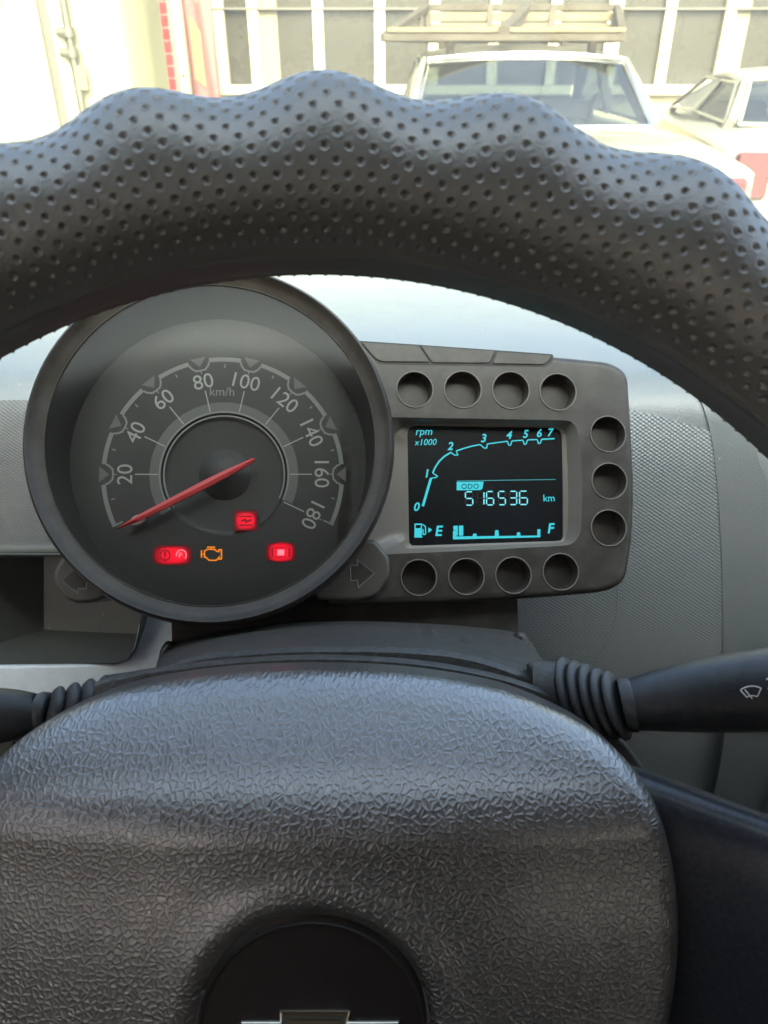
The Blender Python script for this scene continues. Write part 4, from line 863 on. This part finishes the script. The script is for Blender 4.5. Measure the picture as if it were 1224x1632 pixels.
# ---- old pale sedan, seen from behind
def sym(pts): return pts + [(-x, y, z) for x, y, z in pts[::-1]]
paint1 = mat('faded_cream_paint', (0.078, 0.072, 0.050), .38, dust=.5, dust_col=(0.42, 0.36, 0.24), dust_scale=5, coat=.2)
paintw = mat('white_paint', (0.125, 0.12, 0.098), .3, coat=.4, var=.1, dust_scale=3)
tail_r = mat('tail_lamp_red', (0.045, 0.004, 0.005), .25, coat=.5); tyre = mat('tyre', (.02, .02, .02), .8); inter = mat('seat_cloth', (.16, .15, .13), .9)
def sedan(name, label, loc, rot, paint, Z0, body, gh, wmax):
    """body: cross-sections (y, half width, z of shoulder, z of deck); gh: greenhouse corner heights"""
    T = thing(name, label, 'car', Matrix.Translation(loc) @ Matrix.Rotation(rot, 4, 'Z'), 'cars parked in front of the shop')
    m = M(); rings = []
    for y, hw, zs, zd in body:
        q_ = [(0, y, zd), (hw * .55, y, zd - .004), (hw * .82, y, zd - .018), (hw * .95, y, zd - .05), (hw, y, zs - .06), (hw * 1.01, y, zs - .22), (hw * .98, y, .50), (hw * .93, y, .34), (0, y, .30)]
        rings.append(q_ + [(-x, y_, z_) for x, y_, z_ in q_[-2:0:-1]])
    m.loft(rings, True, (True, True)); obj('body', m.data(), paint, T, 40)
    (yb0, hb0, zb0), (yr0, hr0, zr0), (yr1, hr1, zr1), (yb1, hb1, zb1) = gh
    yc = (yr0 + yr1) / 2 + .02; yq = (yb0 + yb1) / 2 + .02
    # roof: crowned sheet
    V = []
    for t in np.linspace(0, 1, 9):
        y = yr0 + (yr1 - yr0) * t; hw = hr0 + (hr1 - hr0) * t; zz = zr0 + (zr1 - zr0) * t + .05 * math.sin(math.pi * t) * .8
        V.append([(hw * s, y - (.05 * (1 - s * s) if t == 0 else 0), zz + .045 * (1 - abs(s) ** 2.6)) for s in np.linspace(-1, 1, 15)])
    m = M(); m.loft(V, closed=False); rf = obj('roof', m.data(), paint, T, 60); rf.modifiers.new('s', 'SOLIDIFY').thickness = .03
    for s in (-1, 1):
        for nm, A, B, w_ in (('rear_pillar', (hb0 * s, yb0 + .05, zb0 - .03), (hr0 * s * .97, yr0 + .06, zr0 - .025), .13), ('front_pillar', (hb1 * s, yb1, zb1 - .02), (hr1 * s * .97, yr1 - .02, zr1 - .02), .05), ('centre_pillar', (hb0 * s * 1.01, yq, zb0), (hr0 * s * .98, yc, zr0 - .015), .07)):
            mm = M(); mm.bar(A, B, w_, .05, (s, 0, .3)); obj(nm, mm.data(), paint, T, 40)
        for (p0, p1, p2, p3) in (((yb0 + .10, zb0), (yq - .05, zb0), (yc - .04, zr0), (yr0 + .12, zr0)), ((yq + .05, zb0), (yb1 - .05, zb1), (yr1 - .04, zr1), (yc + .04, zr0))):
            gx = lambda z: s * (hb0 + (hr0 - hb0) * (z - zb0) / (zr0 - zb0))
            mm = M(); mm.cap(mm.ring([(gx(z), y, z) for y, z in (p0, p1, p2, p3)])); obj('side_window', mm.data(), MT['carglass'], T)
            mm = M(); mm.tube([(gx(z) + s * .008, y, z) for y, z in (p0, p1, p2, p3, p0)], .010, 6); obj('window_trim', mm.data(), paint, T, 50)
    # rear window, bowed, with a light surround
    n = 13; V = []
    for t in np.linspace(0, 1, 7):
        y = yb0 + (yr0 - yb0) * t; hw = (hb0 + (hr0 - hb0) * t) * .93; z = zb0 + (zr0 + .02 - zb0) * t
        V.append([(hw * s, y - .07 * (1 - s * s), z + .025 * (1 - s * s) * t) for s in np.linspace(-1, 1, n)])
    m = M(); m.loft(V, closed=False); obj('rear_window', m.data(), MT['carglass'], T, 80)
    rimp = V[0] + [r[-1] for r in V[1:-1]] + V[-1][::-1] + [r[0] for r in V[-2:0:-1]]
    m = M(); m.tube([(x, y - .012, z) for x, y, z in rimp + rimp[:1]], .014, 8); obj('window_trim', m.data(), MT['chrome'] if paint is paint1 else paint, T, 60)
    m = M(); m.cap(m.ring([(hb1 * .92, yb1, zb1), (-hb1 * .92, yb1, zb1), (-hr1 * .92, yr1, zr1), (hr1 * .92, yr1, zr1)])); obj('windscreen', m.data(), MT['carglass'], T)
    obj('rear_shelf', M().box(-hb0 * .9, hb0 * .9, yb0, yb0 + .35, zb0 - .05, zb0 - .02).data(), inter, T)
    for x in (-.36, .36):
        mm = M(); prism(mm, rounded([(x - .24, zb0 - .4), (x + .24, zb0 - .4), (x + .22, zb0 + .06), (x - .22, zb0 + .06)], .07, 5), -yb1 + .75, -yb1 + .90, .03); o_ = obj('front_seat', mm.data(), inter, T, 50); o_.rotation_euler = (R_(90), 0, 0)
    y0 = body[0][0]; hw, zs, zd = body[0][1:]
    for s in (-1, 1):
        mm = M(); mm.box(min(s * hw * .74, s * hw * 1.01), max(s * hw * .74, s * hw * 1.01), y0 - .035, y0 + .10, zs - .27, zs - .03); o_ = obj('tail_light', mm.data(), tail_r, T); o_.modifiers.new('b', 'BEVEL').width = .015
        for y in (y0 + .75, body[-1][0] - .75):
            mm = M(); mm.tube([(s * (hw - .16), y, .30), (s * (hw + .01), y, .30)], .30, 28); obj('wheel', mm.data(), tyre, T, 40)
    m = M(); m.bar((-hw * 1.0, y0 - .09, zs - .50), (hw * 1.0, y0 - .09, zs - .50), .09, .11); obj('bumper', m.data(), MT['chrome'], T, 40)
    m = M(); m.bar((hw * .1, y0 - .02, zd - .09), (-hw * .1, y0 - .02, zd - .09), .02, .03); obj('boot_handle', m.data(), MT['chrome'], T, 40)
    return T
XC = 0.70
A1 = sedan('parked_car', 'old cream sedan with wooden roof rack parked facing the shop', (XC + .02, 3.28, 0), R_(-1.0), paint1, 0,
    [(0.0, .70, 1.02, 1.04), (.04, .75, 1.06, 1.075), (.5, .79, 1.075, 1.095), (1.0, .81, 1.085, 1.10), (2.0, .83, 1.08, 1.06), (3.2, .82, 1.06, 1.06), (3.9, .80, 1.0, 1.02), (4.35, .72, .88, .92)],
    [(.98, .63, 1.095), (1.42, .55, 1.36), (2.65, .55, 1.37), (3.15, .64, 1.07)], .82)
for q_ in (.24, .42):
    pass
A2 = sedan('parked_car', 'white sedan without a roof rack parked beside the old cream sedan', (2.61, 4.45, 0), R_(-10.0), paintw, 0,
    [(0.0, .70, .98, 1.0), (.05, .77, 1.0, 1.03), (.45, .80, 1.02, 1.05), (.8, .82, 1.03, 1.06), (2.0, .83, 1.03, 1.0), (3.0, .82, 1.02, 1.0), (3.7, .80, .95, .96), (4.1, .70, .84, .86)],
    [(.45, .68, 1.05), (.85, .57, 1.245), (2.1, .57, 1.25), (2.75, .68, 1.02)], .82)
# ---- wooden roof rack
wood = mat('weathered_wood', (0.030, 0.021, 0.009), .75, var=.6, dust_scale=9); wood2 = mat('pale_plank', (0.085, 0.062, 0.028), .75, var=.3, dust_scale=7)
YR = 4.75
rk = thing('roof_rack', 'weathered brown wooden luggage rack on the old sedan roof', 'roof rack', Matrix.Translation((XC, YR, 1.425)))
NL, NRr, FL, FR = Vector((-.70, -.10, .05)), Vector((.53, -.10, .05)), Vector((-.42, 1.30, .235)), Vector((.84, 1.30, .235))
GL, GR = Vector((-.40, 1.18, .05)), Vector((.78, 1.18, .05))
for A, B, w_ in ((NL, NRr, .036), (FL, FR, .045), (GL, GR, .036), (NL, FL, .042), (NRr, FR, .042), (NL, GL, .036), (NRr, GR, .036)): m = M(); m.bar(A, B, w_, w_ * .9); obj('rail', m.data(), wood, rk)
for t in (0, .33, .66, 1): m = M(); m.bar(GL.lerp(GR, t), FL.lerp(FR, t), .05, .04, (1, 0, 0)); obj('upright', m.data(), wood, rk)
m = M(); m.bar(NL.lerp(NRr, .5) + Vector((0, 0, .03)), FL.lerp(FR, .52), .06, .04); obj('brace', m.data(), wood, rk)
for t in np.linspace(.06, .95, 7): m = M(); m.bar(NL.lerp(GL, t) + Vector((0, 0, .035)), NRr.lerp(GR, t) + Vector((0, 0, .035)), .11, .022); obj('slat', m.data(), wood2, rk)
for t in (.38, .72): m = M(); m.bar(GL.lerp(FL, t), GR.lerp(FR, t), .025, .05); obj('back_board', m.data(), wood2, rk)
for t in (.45, .8):
    for a_, b_, c_ in ((NL, GL, FL), (NRr, GR, FR)): m = M(); m.bar(a_.lerp(b_, t), a_.lerp(c_, t), .04, .03, (1, 0, 0)); obj('side_post', m.data(), wood, rk)
for x in (-.35, .40):
    for y in (0, .75): m = M(); m.bar((x, y, -.02), (x, y, .04), .04, .04, (1, 0, 0)); obj('foot', m.data(), wood, rk)
